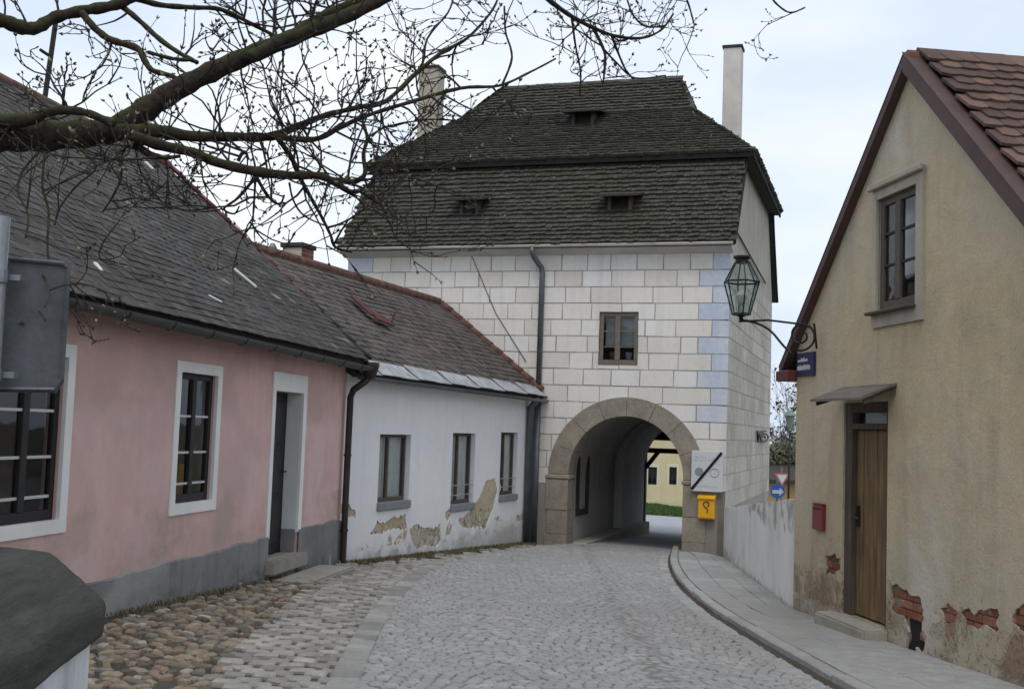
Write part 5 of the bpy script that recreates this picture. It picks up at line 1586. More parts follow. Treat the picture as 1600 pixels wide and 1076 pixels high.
# roof
OVF = -0.07; DEP = 8.2
cosr = 1 / math.sqrt(1 + tanr * tanr); sinr = tanr * cosr
SL = (hx + 0.32) / cosr
roof = empty('roof'); roof.parent = T
mb = MB()
for s_ in (-1, 1):
    e0 = V((hx + s_ * (hx + 0.30), 0, hz - tanr * (hx + 0.30) + 0.02)); tp = V((hx, 0, hz + 0.02))
    q = [V((e0.x, OVF, e0.z)), V((e0.x, DEP, e0.z)), V((tp.x, DEP, tp.z)), V((tp.x, OVF, tp.z))]
    nn = V((s_ * sinr, 0, cosr)) * (0.02 if s_ < 0 else 0.07)
    mb.hexa([p + nn for p in q], [p - nn for p in q] if s_ < 0 else q)
mb.build('roof_boards', 'timber', roof, fix=True)
# near slope tiles (x up-slope is -x)
e0 = V((hx + hx + 0.30, OVF + 0.10, hz - tanr * (hx + 0.30) + 0.02)) + V((sinr, 0, cosr)) * 0.09
roof_tiles(roof, 'roof_tile', e0, (0, 1, 0), (-cosr, 0, sinr), 4.6, SL, lambda a, b: a > 0.02 and b < SL - 0.1, 0.175, 0.160, 0.32, 0.026, 'red_tile', 300, 'roof_tiles_beyond', RT.M, 0.03, 0.012, 0.008, 0.12)
e1 = V((-0.30, DEP, hz - tanr * (hx + 0.30) + 0.0)) + V((-sinr, 0, cosr)) * 0.0
roof_tiles(roof, 'roof_tile', e1, (0, -1, 0), (cosr, 0, sinr), DEP - OVF, SL, lambda a, b: a < DEP - OVF - 0.1 and b < SL - 0.1, 0.38, 0.185, 0.34, 0.022, 'red_tile', 0, 'roof_tiles_far_side', RT.M, 0.03, 0.012, 0.008, 0.12)
for i in range(12):
    p0 = V((hx, OVF + 0.02 + i * 0.37, hz + 0.07)); MB().tube([p0, p0 + V((0, 0.40, 0.015))], [0.095, 0.085], 8).build('ridge_tile', 'ridge_tile', roof, smooth=True)
# barge boards (metal clad) down both edges
for s_ in (-1, 1):
    ex = hx + s_ * (hx + 0.32); ezz = hz - tanr * (hx + 0.32)
    dn = (0.02 if s_ < 0 else 0.10) / cosr
    for nm, (ya, yb, up_) in (('barge_board', (OVF - 0.025, OVF, 0.10 if s_ < 0 else 0.13)),):
        q = [V((ex, ya, ezz - dn * 0.35)), V((hx, ya, hz - dn * 0.35)), V((hx, ya, hz + up_)), V((ex, ya, ezz + up_))]
        MB().hexa(q, [v + V((0, yb - ya, 0)) for v in q]).build(nm, 'barge_brown', roof, fix=True)
    q = [V((ex, OVF - 0.03, ezz + (0.10 if s_ < 0 else 0.13))), V((hx, OVF - 0.03, hz + (0.10 if s_ < 0 else 0.13))), V((hx, OVF + 0.13, hz + 0.14)), V((ex, OVF + 0.13, ezz + 0.14))]
    MB().hexa(q, [v + V((0, 0, 0.012)) for v in q]).build('barge_flashing', 'barge_brown', roof, fix=True)
    q = [V((ex, OVF, ezz - dn * 0.35)), V((hx, OVF, hz - dn * 0.35)), V((hx, -0.002, hz - dn * 0.35)), V((ex, -0.002, ezz - dn * 0.35))]
    MB().hexa(q, [v + V((0, 0, 0.015)) for v in q]).build('barge_soffit', 'barge_brown', roof, fix=True)
# boxed foot of the eave at the corner
MB().box(-0.36, 0.02, OVF - 0.05, 0.25, EZR - tanr * 0.28 - 0.10, EZR - tanr * 0.28 + 0.02).build('eave_foot', 'dark_red_paint', T, bevel=0.01)
gutter(T, (-0.40, OVF, EZR - tanr * 0.30 + 0.02), (-0.40, DEP, EZR - tanr * 0.30 + 0.02), 0.06, 'dark_red_paint')

# ================================================================== THINGS ON THE RIGHT HOUSE
# lantern on a scrolled bracket
bz = RT.loc(1262, 520)[1]
lp = at(1158, 492, 12.95)
root = empty('wall_lantern', RT.world(0.0, 0, 0))
tag(root, 'green-black six-sided glass street lantern on an iron bracket with scroll', 'street lamp')
root.location = lp; root.rotation_euler = (0, 0, math.radians(14))
S = 12.95 / F
mb = MB()
h0, h1, h2 = 0.012, 185 * S * 0.0 + 52 * S, 83 * S
def hexring(r_, z, n=6): return [V((r_ * math.cos(2 * math.pi * k / n + 0.3), r_ * math.sin(2 * math.pi * k / n + 0.3), z)) for k in range(n)]
r0_, r1_, r2_ = 14.5 * S, 28.5 * S, 12 * S
A_, B_, C_ = hexring(r0_, h0), hexring(r1_, h1), hexring(r2_, h2)
for k in range(6):
    mb.tube([A_[k], B_[k]], 0.0085, 5).tube([B_[k], C_[k]], 0.0085, 5).tube([A_[k], A_[(k + 1) % 6]], 0.009, 5).tube([B_[k], B_[(k + 1) % 6]], 0.011, 5).tube([C_[k], C_[(k + 1) % 6]], 0.009, 5)
mb.build('lantern_frame', 'lantern_metal', root)
for k in range(6):
    j = (k + 1) % 6
    MB().add([A_[k], A_[j], B_[j], B_[k]], [(0, 1, 2, 3)]).build('pane', 'lantern_glass', root)
    MB().add([B_[k], B_[j], C_[j], C_[k]], [(0, 1, 2, 3)]).build('roof_pane', 'lantern_glass', root)
MB().lathe([(r2_ * 0.9, 0), (r2_ * 0.85, 0.04), (r2_ * 1.15, 0.05), (r2_ * 1.15, 0.075), (r2_ * 0.7, 0.085)], (0, 0, h2 - 0.005), 12).build('chimney_cap', 'iron', root)
MB().lathe([(0.012, -0.06), (0.03, -0.045), (0.018, -0.03), (0.05, -0.01), (r0_ * 1.05, 0.0), (r0_ * 1.0, 0.014)], (0, 0, 0), 12).build('lantern_base', 'iron', root)
MB().lathe([(0.022, 0.02), (0.022, 0.10), (0.045, 0.14), (0.06, 0.22), (0.03, 0.28)], (0, 0, 0), 10).build('gas_mantle', 'white_bar', root)
Mi = (Matrix.Translation(lp) @ Matrix.Rotation(math.radians(14), 4, 'Z')).inverted()
def W2L(p): return Mi @ V(p)
def br(px, py): return W2L(at(px, py, 12.93 - (px - 1157) * 0.0044))
arm = MB()
def smooth3(pts, it=2):
    return smooth_line([V(p) for p in pts], it)
arm.tube([br(1155, 502), br(1200, 500), br(1250, 506), br(1268, 512)], 0.012, 6)
arm.tube(smooth3([br(1157, 500), br(1180, 503), br(1204, 515), br(1222, 538), br(1236, 552)]), 0.015, 6)
sp = []
for k in range(34):
    t = k / 33; a = -0.6 + t * 4.6 * math.pi * 0.62; rpx = 24 - 17 * t
    sp.append(br(1252 + rpx * math.cos(-a + 1.2), 524 + rpx * math.sin(-a + 1.2)))
arm.tube(sp, 0.012, 6)
arm.tube([br(1272, 505), br(1276, 545)], 0.014, 6)
arm.build('bracket_arm', 'iron', root)

# street name plate
f = RT
s_tl, s_br = RT.loc(1248, 553), RT.loc(1275, 586)
root = empty('street_name_sign', RT.world(s_tl[0], 0, s_br[1]), RT.rz)
tag(root, 'small dark blue street name plate on the corner of the ochre house', 'sign')
W_, H_ = s_br[0] - s_tl[0], s_tl[1] - s_br[1]
MB().box(0.015, W_, -0.03, -0.002, 0, H_).build('plate', 'sign_blue', root, bevel=0.006)
for (z0, z1, x0, x1) in ((0.62, 0.80, 0.12, 0.62), (0.26, 0.50, 0.10, 0.80)):    # two lines of white lettering, too small to read
    R = random.Random(int(z0 * 100)); x = W_ * x0; mb = MB()
    while x < W_ * x1:
        lw = R.uniform(0.022, 0.034); zz0, zz1 = H_ * z0, H_ * z1 * R.uniform(0.88, 1.0)
        mb.box(x, x + 0.009, -0.0335, -0.0295, zz0, zz1); mb.box(x + lw - 0.009, x + lw, -0.0335, -0.0295, zz0, zz1 * 0.97); mb.box(x + 0.009, x + lw - 0.009, -0.0334, -0.0295, (zz0 + zz1) / 2 - 0.006, (zz0 + zz1) / 2 + 0.006)
        x += lw + 0.012
    mb.build('lettering', 'sign_white', root)

# red letter box
a, b = RT.loc(1276, 786), RT.loc(1293, 830)
root = empty('letter_box', RT.world(a[0], 0, b[1]), RT.rz)
tag(root, 'narrow red metal letter box beside the plank door', 'letter box')
W_, H_ = b[0] - a[0], a[1] - b[1]
MB().prism_x([(-0.05, 0.012), (-0.04, 0), (-0.002, 0), (-0.002, H_), (-0.04, H_), (-0.05, H_ - 0.012)], 0, W_ * 0.85).build('body', 'red_paint', root, fix=True, bevel=0.006)
MB().box(0.03, W_ * 0.85 - 0.03, -0.053, -0.049, H_ * 0.80, H_ * 0.85).build('slot', 'hole_dark', root)
MB().box(-0.004, W_ * 0.85 + 0.004, -0.058, -0.001, H_ + 0.001, H_ + 0.009).build('lid', 'red_paint', root, bevel=0.003)

# ================================================================== THINGS ON THE TOWER
# zone-end sign plate
a, b = TW.loc(1081, 703, -0.11), TW.loc(1129, 769, -0.11)
root = empty('zone_sign', TW.world(a[0], -0.11, b[1]), TW.rz)
tag(root, 'white rectangular zone sign crossed by a black diagonal bar on the tower corner', 'sign')
W_, H_ = b[0] - a[0], a[1] - b[1]
MB().box(0, W_, -0.02, 0.0, 0, H_).build('plate', 'sign_white', root, bevel=0.008)
MB().tube([(W_ * 0.02, -0.024, H_ * 0.05), (W_ * 0.95, -0.024, H_ * 0.97)], 0.032, 4).build('diagonal_bar', 'sign_black', root)
MB().box(W_ * 0.2, W_ * 0.3, 0.0, 0.105, H_ * 0.2, H_ * 0.25).box(W_ * 0.2, W_ * 0.3, 0.0, 0.105, H_ * 0.75, H_ * 0.8).build('bracket', 'galvanised', root)
MB().lathe([(0.085, 0), (0.085, 0.004)], (0, 0, 0), 20).build('disc', 'sign_grey', root, M=Matrix.Translation((W_ * 0.25, -0.0205, H_ * 0.48)) @ Matrix.Rotation(math.pi / 2, 4, 'X'))
ringm = MB(); ringm.tube([(0.085 * math.cos(2 * math.pi * k / 24), 0.085 * math.sin(2 * math.pi * k / 24), 0) for k in range(25)], 0.012, 5)
ringm.build('ring', 'sign_light_grey', root, M=Matrix.Translation((W_ * 0.74, -0.024, H_ * 0.48)) @ Matrix.Rotation(math.pi / 2, 4, 'X'))
MB().add([(W_ * 0.70, -0.0215, H_ * 0.45), (W_ * 0.78, -0.0215, H_ * 0.45), (W_ * 0.74, -0.0215, H_ * 0.54)], [(0, 1, 2)]).build('ring_mark', 'sign_light_grey', root)
def text(name, body, size, M, mat, parent):
    cu = bpy.data.curves.new(name, 'FONT'); cu.body = body; cu.size = size; cu.align_x = 'CENTER'; cu.extrude = 0.001
    tmp = bpy.data.objects.new(name + '_tmp', cu); C.objects.link(tmp)
    dg = bpy.context.evaluated_depsgraph_get()
    me = bpy.data.meshes.new_from_object(tmp.evaluated_get(dg))
    bpy.data.objects.remove(tmp)
    me.materials.clear(); me.materials.append(MAT[mat])
    o = bpy.data.objects.new(name, me); C.objects.link(o); o.parent = parent; o.matrix_basis = M
    return o
text('lettering', 'ZÓNA', 0.15, Matrix.Translation((W_ * 0.42, -0.0222, H_ * 0.74)) @ Matrix.Rotation(math.pi / 2, 4, 'X'), 'sign_light_grey', root)
mb = MB(); R = random.Random(4); x = W_ * 0.22
while x < W_ * 0.86:
    l_ = R.uniform(0.02, 0.04); mb.box(x, x + l_, -0.0215, -0.0195, H_ * 0.10, H_ * R.uniform(0.135, 0.16)); x += l_ + 0.012
mb.build('small_print', 'sign_light_grey', root)
# yellow post box
a, b = TW.loc(1091, 772, -0.16), TW.loc(1116, 812, -0.16)
root = empty('post_box', TW.world(a[0], 0, b[1]), TW.rz)
tag(root, 'small yellow post box hanging below the white zone sign', 'post box')
W_, H_ = b[0] - a[0], a[1] - b[1]
MB().prism_x([(-0.17, 0.03), (-0.14, 0), (-0.012, 0), (-0.012, H_ - 0.02), (-0.10, H_ - 0.015), (-0.17, H_ - 0.06)], 0, W_).build('body', 'yellow_paint', root, fix=True, bevel=0.012)
MB().hexa([V((-0.012, -0.20, H_ - 0.065)), V((W_ + 0.012, -0.20, H_ - 0.065)), V((W_ + 0.012, -0.008, H_ + 0.01)), V((-0.012, -0.008, H_ + 0.01))], [V((-0.012, -0.20, H_ - 0.085)), V((W_ + 0.012, -0.20, H_ - 0.085)), V((W_ + 0.012, -0.008, H_ - 0.012)), V((-0.012, -0.008, H_ - 0.012))]).build('lid', 'yellow_paint', root, fix=True)
horn = MB()      # dark post-horn emblem: a loop with a stem
cxh, czh = W_ * 0.5, H_ * 0.62
horn.tube([(cxh + 0.055 * math.cos(a_), -0.176, czh + 0.05 * math.sin(a_)) for a_ in [math.radians(q) for q in range(-60, 250, 20)]], 0.012, 5)
horn.tube([(cxh - 0.03, -0.176, czh - 0.045), (cxh + 0.03, -0.176, czh - 0.10), (cxh + 0.02, -0.176, czh - 0.17)], 0.011, 5)
horn.build('horn_emblem', 'soot', root)
# scrolled iron bracket on the tower's side
TS = Frame(TW.world(TWW, 0, 0).xy, (TW.n.x, TW.n.y), TW.zb)
def tsp(px, py, o=-0.06):
    d_ = ray(px, py); n_ = V((TW.u.x, TW.u.y)); P = V(TW.world(TWW, 0, 0).xy) + n_ * 0.06; t = n_.dot(P) / n_.dot(V((d_.x, d_.y))); return d_ * t
root = empty('scroll_bracket', tsp(1186, 692)); M0 = Matrix.Translation(tsp(1186, 692)).inverted()
tag(root, 'small curled iron bracket on the side wall of the gate tower', 'bracket')
pts = [tsp(1183, 676), tsp(1184, 690)] + [tsp(1193 + (9 - 6 * t / 20) * math.cos(2.4 - t * 0.42), 684 - (8 - 5.5 * t / 20) * math.sin(2.4 - t * 0.42)) for t in range(21)]
MB().tube([M0 @ p for p in [tsp(1183, 674), tsp(1197, 673)]], 0.022, 6).tube([M0 @ p for p in pts], 0.022, 6).build('scroll', 'iron', root)

# ================================================================== LOW WHITE WALL
la = V((lw_a.x, lw_a.y)); lb = V((3.30, 13.25))
LW = Frame(la, lb - la, gz(la.x, la.y) - 0.1)
LL = (lb - la).length
root = LW.root('low_wall')
tag(root, 'low white streaked wall joining the gate tower to the ochre house', 'wall')
t0_, t1_ = LW.loc(1131, 793)[1], LW.loc(1237, 776)[1]
mb = MB(); m = 16; R = random.Random(6)
tops = [t0_ + (t1_ - t0_) * k / m + R.uniform(-0.02, 0.02) for k in range(m + 1)]
for k in range(m):
    xa, xb = LL * k / m, LL * (k + 1) / m
    mb.add([(xa, 0, -0.5), (xb, 0, -0.5), (xb, 0, tops[k + 1]), (xa, 0, tops[k]), (xa, 0.3, -0.5), (xb, 0.3, -0.5), (xb, 0.3, tops[k + 1]), (xa, 0.3, tops[k])], [(0, 1, 2, 3), (3, 2, 6, 7), (5, 4, 7, 6)] + ([(4, 0, 3, 7)] if k == 0 else []) + ([(1, 5, 6, 2)] if k == m - 1 else []))
mb.build('wall', 'low_wall_plaster', root)

# ================================================================== BEHIND THE GATE
YB = 69.0
YF = Frame((TW.world(ra, TWD, 0).x + 0.6, YB), (1.0, -0.12), gz(8, YB))
yc = at(1035, 740, YB)
root = empty('yellow_house', (yc.x - 4.6, YB, gz(yc.x, YB)), math.atan2(-0.12, 1))
tag(root, 'pale yellow house with small windows seen through the gate arch', 'house')
YF = Frame((yc.x - 4.6, YB), (1.0, -0.12), gz(yc.x, YB))
hl = []
for (tl, br_) in (((1013, 729), (1026, 757)), ((1046, 729), (1057, 757)), ((1080, 729), (1092, 757)), ((977, 729), (990, 757))):
    p0, p1 = YF.loc(*tl), YF.loc(*br_); hl.append(rect(p0[0], p1[0], p1[1], p0[1]))
yh = YF.loc(1035, 655)[1]
mb = sheet(MB(), [(-2, -1), (8.6, -1), (8.6, yh), (-2, yh)], hl, 0.15)
mb.box(-2, -1.9, 0.01, 8, -1, yh).box(8.5, 8.6, 0.01, 8, -1, yh)
mb.build('wall', 'yellow_plaster', root)
for h in hl:
    w = window(root, h[0][0], h[1][0], h[0][1], h[2][1], 0.08, 'dark_wood', 0.06, [0.5], [0.5], 'dark_wood', 0.05)
    MB().box(h[0][0], h[1][0], 0.4, 0.42, h[0][1], h[2][1]).build('room_wall', 'room_dark', w)
    mb = MB().box(h[0][0] - 0.11, h[0][0], -0.02, 0.03, h[0][1] - 0.1, h[2][1] + 0.16).box(h[1][0], h[1][0] + 0.11, -0.02, 0.03, h[0][1] - 0.1, h[2][1] + 0.16).box(h[0][0], h[1][0], -0.019, 0.03, h[2][1], h[2][1] + 0.16)
    mb.build('window_surround', 'far_trim', w)
MB().hexa([V((-2.4, -0.5, yh - 0.1)), V((9.0, -0.5, yh - 0.1)), V((9.0, 4, yh + 3.6)), V((-2.4, 4, yh + 3.6))], [V((-2.4, -0.5, yh - 0.25)), V((9.0, -0.5, yh - 0.25)), V((9.0, 4, yh + 3.4)), V((-2.4, 4, yh + 3.4))]).build('roof', 'ridge_tile', root, fix=True)
# grass bank in front of it
ga, gb_ = gp(1005, 803), gp(1075, 804)
gbk = MB()
R = random.Random(12)
x0g, x1g = ga.x - 6, gb_.x + 6
ya_, yb_ = ga.y, YB - 0.2
n1, n2 = 20, 12
for j in range(n2 + 1):
    for i in range(n1 + 1):
        x = x0g + (x1g - x0g) * i / n1; y = ya_ + (yb_ - ya_) * j / n2
        gbk.v.append((x, y, gz(x, y) + (0.0 if j == 0 else 0.05)))
for j in range(n2):
    for i in range(n1):
        gbk.f.append((j * (n1 + 1) + i, j * (n1 + 1) + i + 1, (j + 1) * (n1 + 1) + i + 1, (j + 1) * (n1 + 1) + i)); gbk.r.append(.5)
tag(gbk.build('grass_ground', 'grass'), kind='structure')
bl = MB()
for _ in range(7000):
    x = R.uniform(x0g + 5, x1g - 5); y = ya_ + (yb_ - ya_) * R.random() ** 1.5
    h = R.uniform(0.06, 0.16); a = R.uniform(0, 6.28); w_ = 0.05
    z = gz(x, y) + 0.03
    bl.add([(x - w_ * math.cos(a), y - w_ * math.sin(a), z), (x + w_ * math.cos(a), y + w_ * math.sin(a), z), (x + R.uniform(-.05, .05), y + R.uniform(-.05, .05), z + h)], [(0, 1, 2)])
tag(bl.build('grass', 'grass'), 'short green grass on the bank behind the gate', 'grass', kind='stuff')

# house glimpsed in the gap between the tower and the ochre house
YG = 46.0
g0 = at(1205, 742, YG); g1 = at(1252, 742, YG)
root = empty('orange_house', (g0.x - 0.8, YG, gz(g0.x, YG)))
tag(root, 'orange plastered low building in the gap behind the tower', 'building')
zt = at(1225, 748, YG).z - gz(g0.x, YG)
MB().box(0, 9, 0, 5, -1, zt).build('wall', 'orange_plaster', root)
MB().hexa([V((-0.4, -0.5, zt - 0.02)), V((9.4, -0.5, zt - 0.02)), V((9.4, 2.6, zt + 0.5)), V((-0.4, 2.6, zt + 0.5))], [V((-0.4, -0.5, zt - 0.18)), V((9.4, -0.5, zt - 0.18)), V((9.4, 2.6, zt + 0.34)), V((-0.4, 2.6, zt + 0.34))]).build('roof', 'timber', root, fix=True)

def sign_post(name, px, py, Y, label, tri):
    p = at(px, py, Y); zb_ = gz(p.x, p.y)
    root = empty(name, (p.x, p.y, zb_)); tag(root, label, 'sign')
    h = p.z - zb_
    MB().tube([(0, 0.06, -0.1), (0, 0.06, h + 0.35)], 0.03, 8).build('post', 'galvanised', root)
    if tri:
        s = 0.30
        MB().prism_y([(-s * 0.87, s * 0.5 + h), (0, -s + h), (s * 0.87, s * 0.5 + h)][::1], 0, 0.02).build('red_plate', 'sign_red', root, fix=True)
        s = 0.20
        MB().prism_y([(-s * 0.87, s * 0.5 + h), (0, -s + h), (s * 0.87, s * 0.5 + h)], -0.006, -0.001).build('white_plate', 'sign_white', root, fix=True)
    else:
        MB().lathe([(0.19, 0), (0.19, 0.02)], (0, 0, 0), 24).build('blue_disc', 'sign_bright_blue', root, M=Matrix.Translation((0, 0.02, h)) @ Matrix.Rotation(math.pi / 2, 4, 'X'))
        MB().add([(-0.14, -0.004, h - 0.06), (0.05, -0.004, h - 0.06), (0.05, -0.004, h - 0.12), (0.16, -0.004, h - 0.01), (0.05, -0.004, h + 0.10), (0.05, -0.004, h + 0.03), (-0.14, -0.004, h + 0.03)], [(0, 1, 2, 3, 4, 5, 6)]).build('arrow', 'sign_white', root)
sign_post('blue_sign', 1215, 767, 30.5, 'round blue traffic sign showing above the low white wall', False)
sign_post('give_way_sign', 1222, 746, 39.0, 'red and white triangular traffic sign behind the round blue sign', True)
# lamp in the gap
p = at(1234, 655, 36.0); zb_ = gz(p.x, p.y)
root = empty('street_lamp', (p.x, p.y, zb_)); tag(root, 'pale green street lamp on a post in front of the bare trees', 'street lamp')
h = p.z - zb_
MB().lathe([(0.045, -0.1), (0.035, 1.0), (0.03, h - 0.35)], (0, 0, 0), 10).build('post', 'iron', root, smooth=True)
MB().lathe([(0.04, h - 0.30), (0.08, h - 0.26), (0.15, h + 0.08), (0.20, h + 0.12), (0.11, h + 0.25), (0.02, h + 0.31)], (0, 0, 0), 10).build('lamp_head', 'lamp_green', root)

# ------------------------------------------------------------------ trees
def catmull(pts, sub=4):
    out = []
    n = len(pts)
    for i in range(n - 1):
        p0, p1, p2, p3 = pts[max(0, i - 1)], pts[i], pts[i + 1], pts[min(n - 1, i + 2)]
        for k in range(sub):
            t = k / sub
            out.append(tuple(0.5 * ((2 * b) + (-a + c) * t + (2 * a - 5 * b + 4 * c - d) * t * t + (-a + 3 * b - 3 * c + d) * t ** 3) for a, b, c, d in zip(p0, p1, p2, p3)))
    out.append(tuple(pts[-1]))
    return out

def bare_tree(base, height, seed, label, spread=0.5, leaf=None):
    R = random.Random(seed)
    root = empty('bare_tree', base); tag(root, label, 'tree', 'trees behind the gate tower')
    tr = MB(); tw = MB(); lf = MB()
    def grow(p, d, L, r, lvl):
        pts = [p]; rad = [r]; q = V(p); dd = V(d)
        n = 5
        for k in range(n):
            dd = (dd + V((R.uniform(-1, 1), R.uniform(-1, 1), R.uniform(-0.4, 0.8))) * 0.14).normalized()
            q = q + dd * (L / n); pts.append(V(q)); rad.append(max(0.006, r * (1 - 0.13 * (k + 1))))
        (tr if lvl < 2 else tw).tube(pts, rad, 6 if lvl < 2 else 3, cap=False)
        if lvl >= 4:
            if leaf:
                for _ in range(1):
                    c_ = pts[R.randrange(2, 6)]; s = R.uniform(0.06, 0.13); a = R.uniform(0, 6.28)
                    lf.add([c_ + V((s * math.cos(a), s * math.sin(a), R.uniform(-s, s))), c_ + V((-s * math.sin(a), s * math.cos(a), R.uniform(-s, s))), c_ + V((-s * math.cos(a), -s * math.sin(a), R.uniform(-s, s)))], [(0, 1, 2)])
            return
        for k in range(4 if lvl < 3 else 3):
            i = R.randrange(2, 6) if lvl else R.randrange(3, 6)
            a = R.uniform(0, 6.28); t = R.uniform(0.35, 0.85)
            nd = (dd * math.cos(t) + V((math.cos(a), math.sin(a), R.uniform(-0.1, 0.5))) * math.sin(t)).normalized()
            grow(pts[i], nd, L * R.uniform(0.55, 0.78), rad[i] * 0.6, lvl + 1)
    grow(V((0, 0, -0.2)), V((0, 0, 1)), height * 0.36, height * 0.018, 0)
    tr.build('trunk', 'bark_far', root)
    t_ = tw.build('crown', 'bark_far', root)
    if lf.v: lf.build('young_leaves', 'leaf_green', t_)
for (px, Y, h, sd, lab, lf) in ((1222, 50, 8.0, 2, 'tall bare tree with thin twigs in the gap behind the tower', True), (1240, 58, 7.0, 5, 'bare greenish tree right of the tall one, behind the lamp', True), (1204, 62, 7.5, 9, 'bare tree half hidden behind the edge of the tower', True), (1262, 52, 6.5, 12, 'bare tree half hidden behind the corner of the ochre house', True)):
    p = at(px, 760, Y)
    bare_tree((p.x, p.y, gz(p.x, p.y)), h, sd, lab, 0.5, lf)
# bushy evergreen mass under them
def shrub(px, Y, wd, h, seed, label):
    R = random.Random(seed); p = at(px, 760, Y)
    root = empty('dark_shrub', (p.x, p.y, gz(p.x, p.y))); tag(root, label, 'shrub', 'shrubs behind the tower')
    st = MB(); lf = MB()
    for _ in range(14):
        a = R.uniform(0, 6.28); e = V((math.cos(a) * wd * R.uniform(.2, .9), math.sin(a) * wd * R.uniform(.2, .9), h * R.uniform(0.6, 1)))
        st.tube([(0, 0, -0.1), e * 0.5 + V((0, 0, 0.2)), e], [0.04, 0.025, 0.008], 4)
        for _ in range(170):
            t = R.uniform(0.25, 1.05); c_ = e * t + V((R.gauss(0, .28), R.gauss(0, .28), R.gauss(0, .25))); s = R.uniform(0.05, 0.11); a2 = R.uniform(0, 6.28); b2 = R.uniform(-1, 1)
            u_ = V((math.cos(a2), math.sin(a2), b2)) * s; v_ = V((-math.sin(a2), math.cos(a2), R.uniform(-1, 1))) * s * 0.6
            lf.add([c_ - u_, c_ + v_, c_ + u_, c_ - v_], [(0, 1, 2, 3)])
    st.build('stem', 'bark_far', root); lf.build('foliage', 'leaf_green', root)
shrub(1216, 49.5, 1.5, 3.4, 3, 'dark leafy shrub next to the edge of the tower'); shrub(1246, 50.5, 1.6, 3.0, 4, 'dark leafy shrub beside the ochre house corner')

# ================================================================== FOREGROUND: GARDEN WALL, SIGN, TREE
# garden wall with a chamfered dark coping, running towards the camera on the left
GY = 4.0
u_g = V((0.11, -1.0)).normalized()        # towards the camera
cr = at(165, 940, GY)
GW = Frame((cr.x, cr.y), u_g, -1.62)
# the frame's y runs to the right; the wall body lies on the left -> negative y
root = GW.root('garden_wall')
tag(root, 'white garden wall with a dark weathered chamfered stone coping, nearest on the left', 'wall')
zt1 = cr.z + 1.62; k_ = GY / F
prof = [(0.0, zt1 - 50 * k_), (0.0, zt1), (-84 * k_, zt1 + 78 * k_), (-84 * k_ - 0.22, zt1 + 80 * k_), (-2 * 84 * k_ - 0.22, zt1), (-2 * 84 * k_ - 0.22, zt1 - 50 * k_)]
PW_ = [p[0] for p in prof]
R = random.Random(3)
segx = [0.0, 0.012, 0.35, 0.8, 1.25, 1.7, 2.4, 3.2, 4.5]
mb = MB()
nP = 60
def prof_pt(t):
    L = []; tot = 0
    for a, b in zip(prof[:-1], prof[1:]):
        l_ = math.hypot(b[0] - a[0], b[1] - a[1]); L.append((tot, l_, a, b)); tot += l_
    d_ = t * tot
    for (s, l_, a, b) in L:
        if d_ <= s + l_ + 1e-9: f_ = (d_ - s) / l_; return (a[0] + (b[0] - a[0]) * f_, a[1] + (b[1] - a[1]) * f_)
    return prof[-1]
pp_ = [prof_pt(k / nP) for k in range(nP + 1)]
for _ in range(3):
    pp_ = [pp_[0]] + [((a[0] + 2 * b[0] + c_[0]) / 4, (a[1] + 2 * b[1] + c_[1]) / 4) for a, b, c_ in zip(pp_[:-2], pp_[1:-1], pp_[2:])] + [pp_[-1]]
cxm = (PW_[0] + PW_[-1]) / 2
ns = 90
for i in range(ns + 1):
    x = 4.5 * (i / ns) ** 1.4
    for k, (y, z) in enumerate(pp_):
        sh = 0.985 if i == 0 else 1.0
        mb.v.append((x + R.uniform(-0.001, 0.001), cxm + (y - cxm) * sh + R.uniform(-0.0012, 0.0012) + 0.006 * math.sin(x * 9 + z * 14), z * (1 if i else 0.997) + R.uniform(-0.0012, 0.0012) + 0.006 * math.sin(x * 7 + y * 11)))
m = nP + 1
for i in range(ns):
    for k in range(nP):
        mb.f.append((i * m + k, i * m + k + 1, (i + 1) * m + k + 1, (i + 1) * m + k)); mb.r.append(.5)
mb.f.append(tuple(range(m))); mb.r.append(.5)
mb.f.append(tuple(range(ns * m + m - 1, ns * m - 1, -1))); mb.r.append(.5)
for i in range(ns):
    mb.f.append((i * m, (i + 1) * m, (i + 1) * m + nP, i * m + nP)); mb.r.append(.5)
mb.build('coping', 'coping_stone', root, smooth=True, fix=True)
ww = 0.035
MB().box(ww, 4.5, PW_[-1] + ww, -ww, -0.6, zt1 - 50 * k_ - 0.002).build('wall', 'garden_plaster', root)

# road sign seen from behind, on its pole
SY = 3.9
c0 = at(100, 410, SY); 
root = empty('road_sign', (at(8, 600, SY).x, SY + 0.0, gz(-1.7, SY)))
tag(root, 'grey metal back of a road sign on a galvanised pole at the left edge', 'sign')
pxl = lambda px, py, Y=SY: at(px, py, Y) - V(root.location)
pl = MB()
quad = [(-62, 398), (92, 405), (100, 413), (89, 596), (78, 613), (-70, 612)]
pts = [pxl(*q) for q in quad]
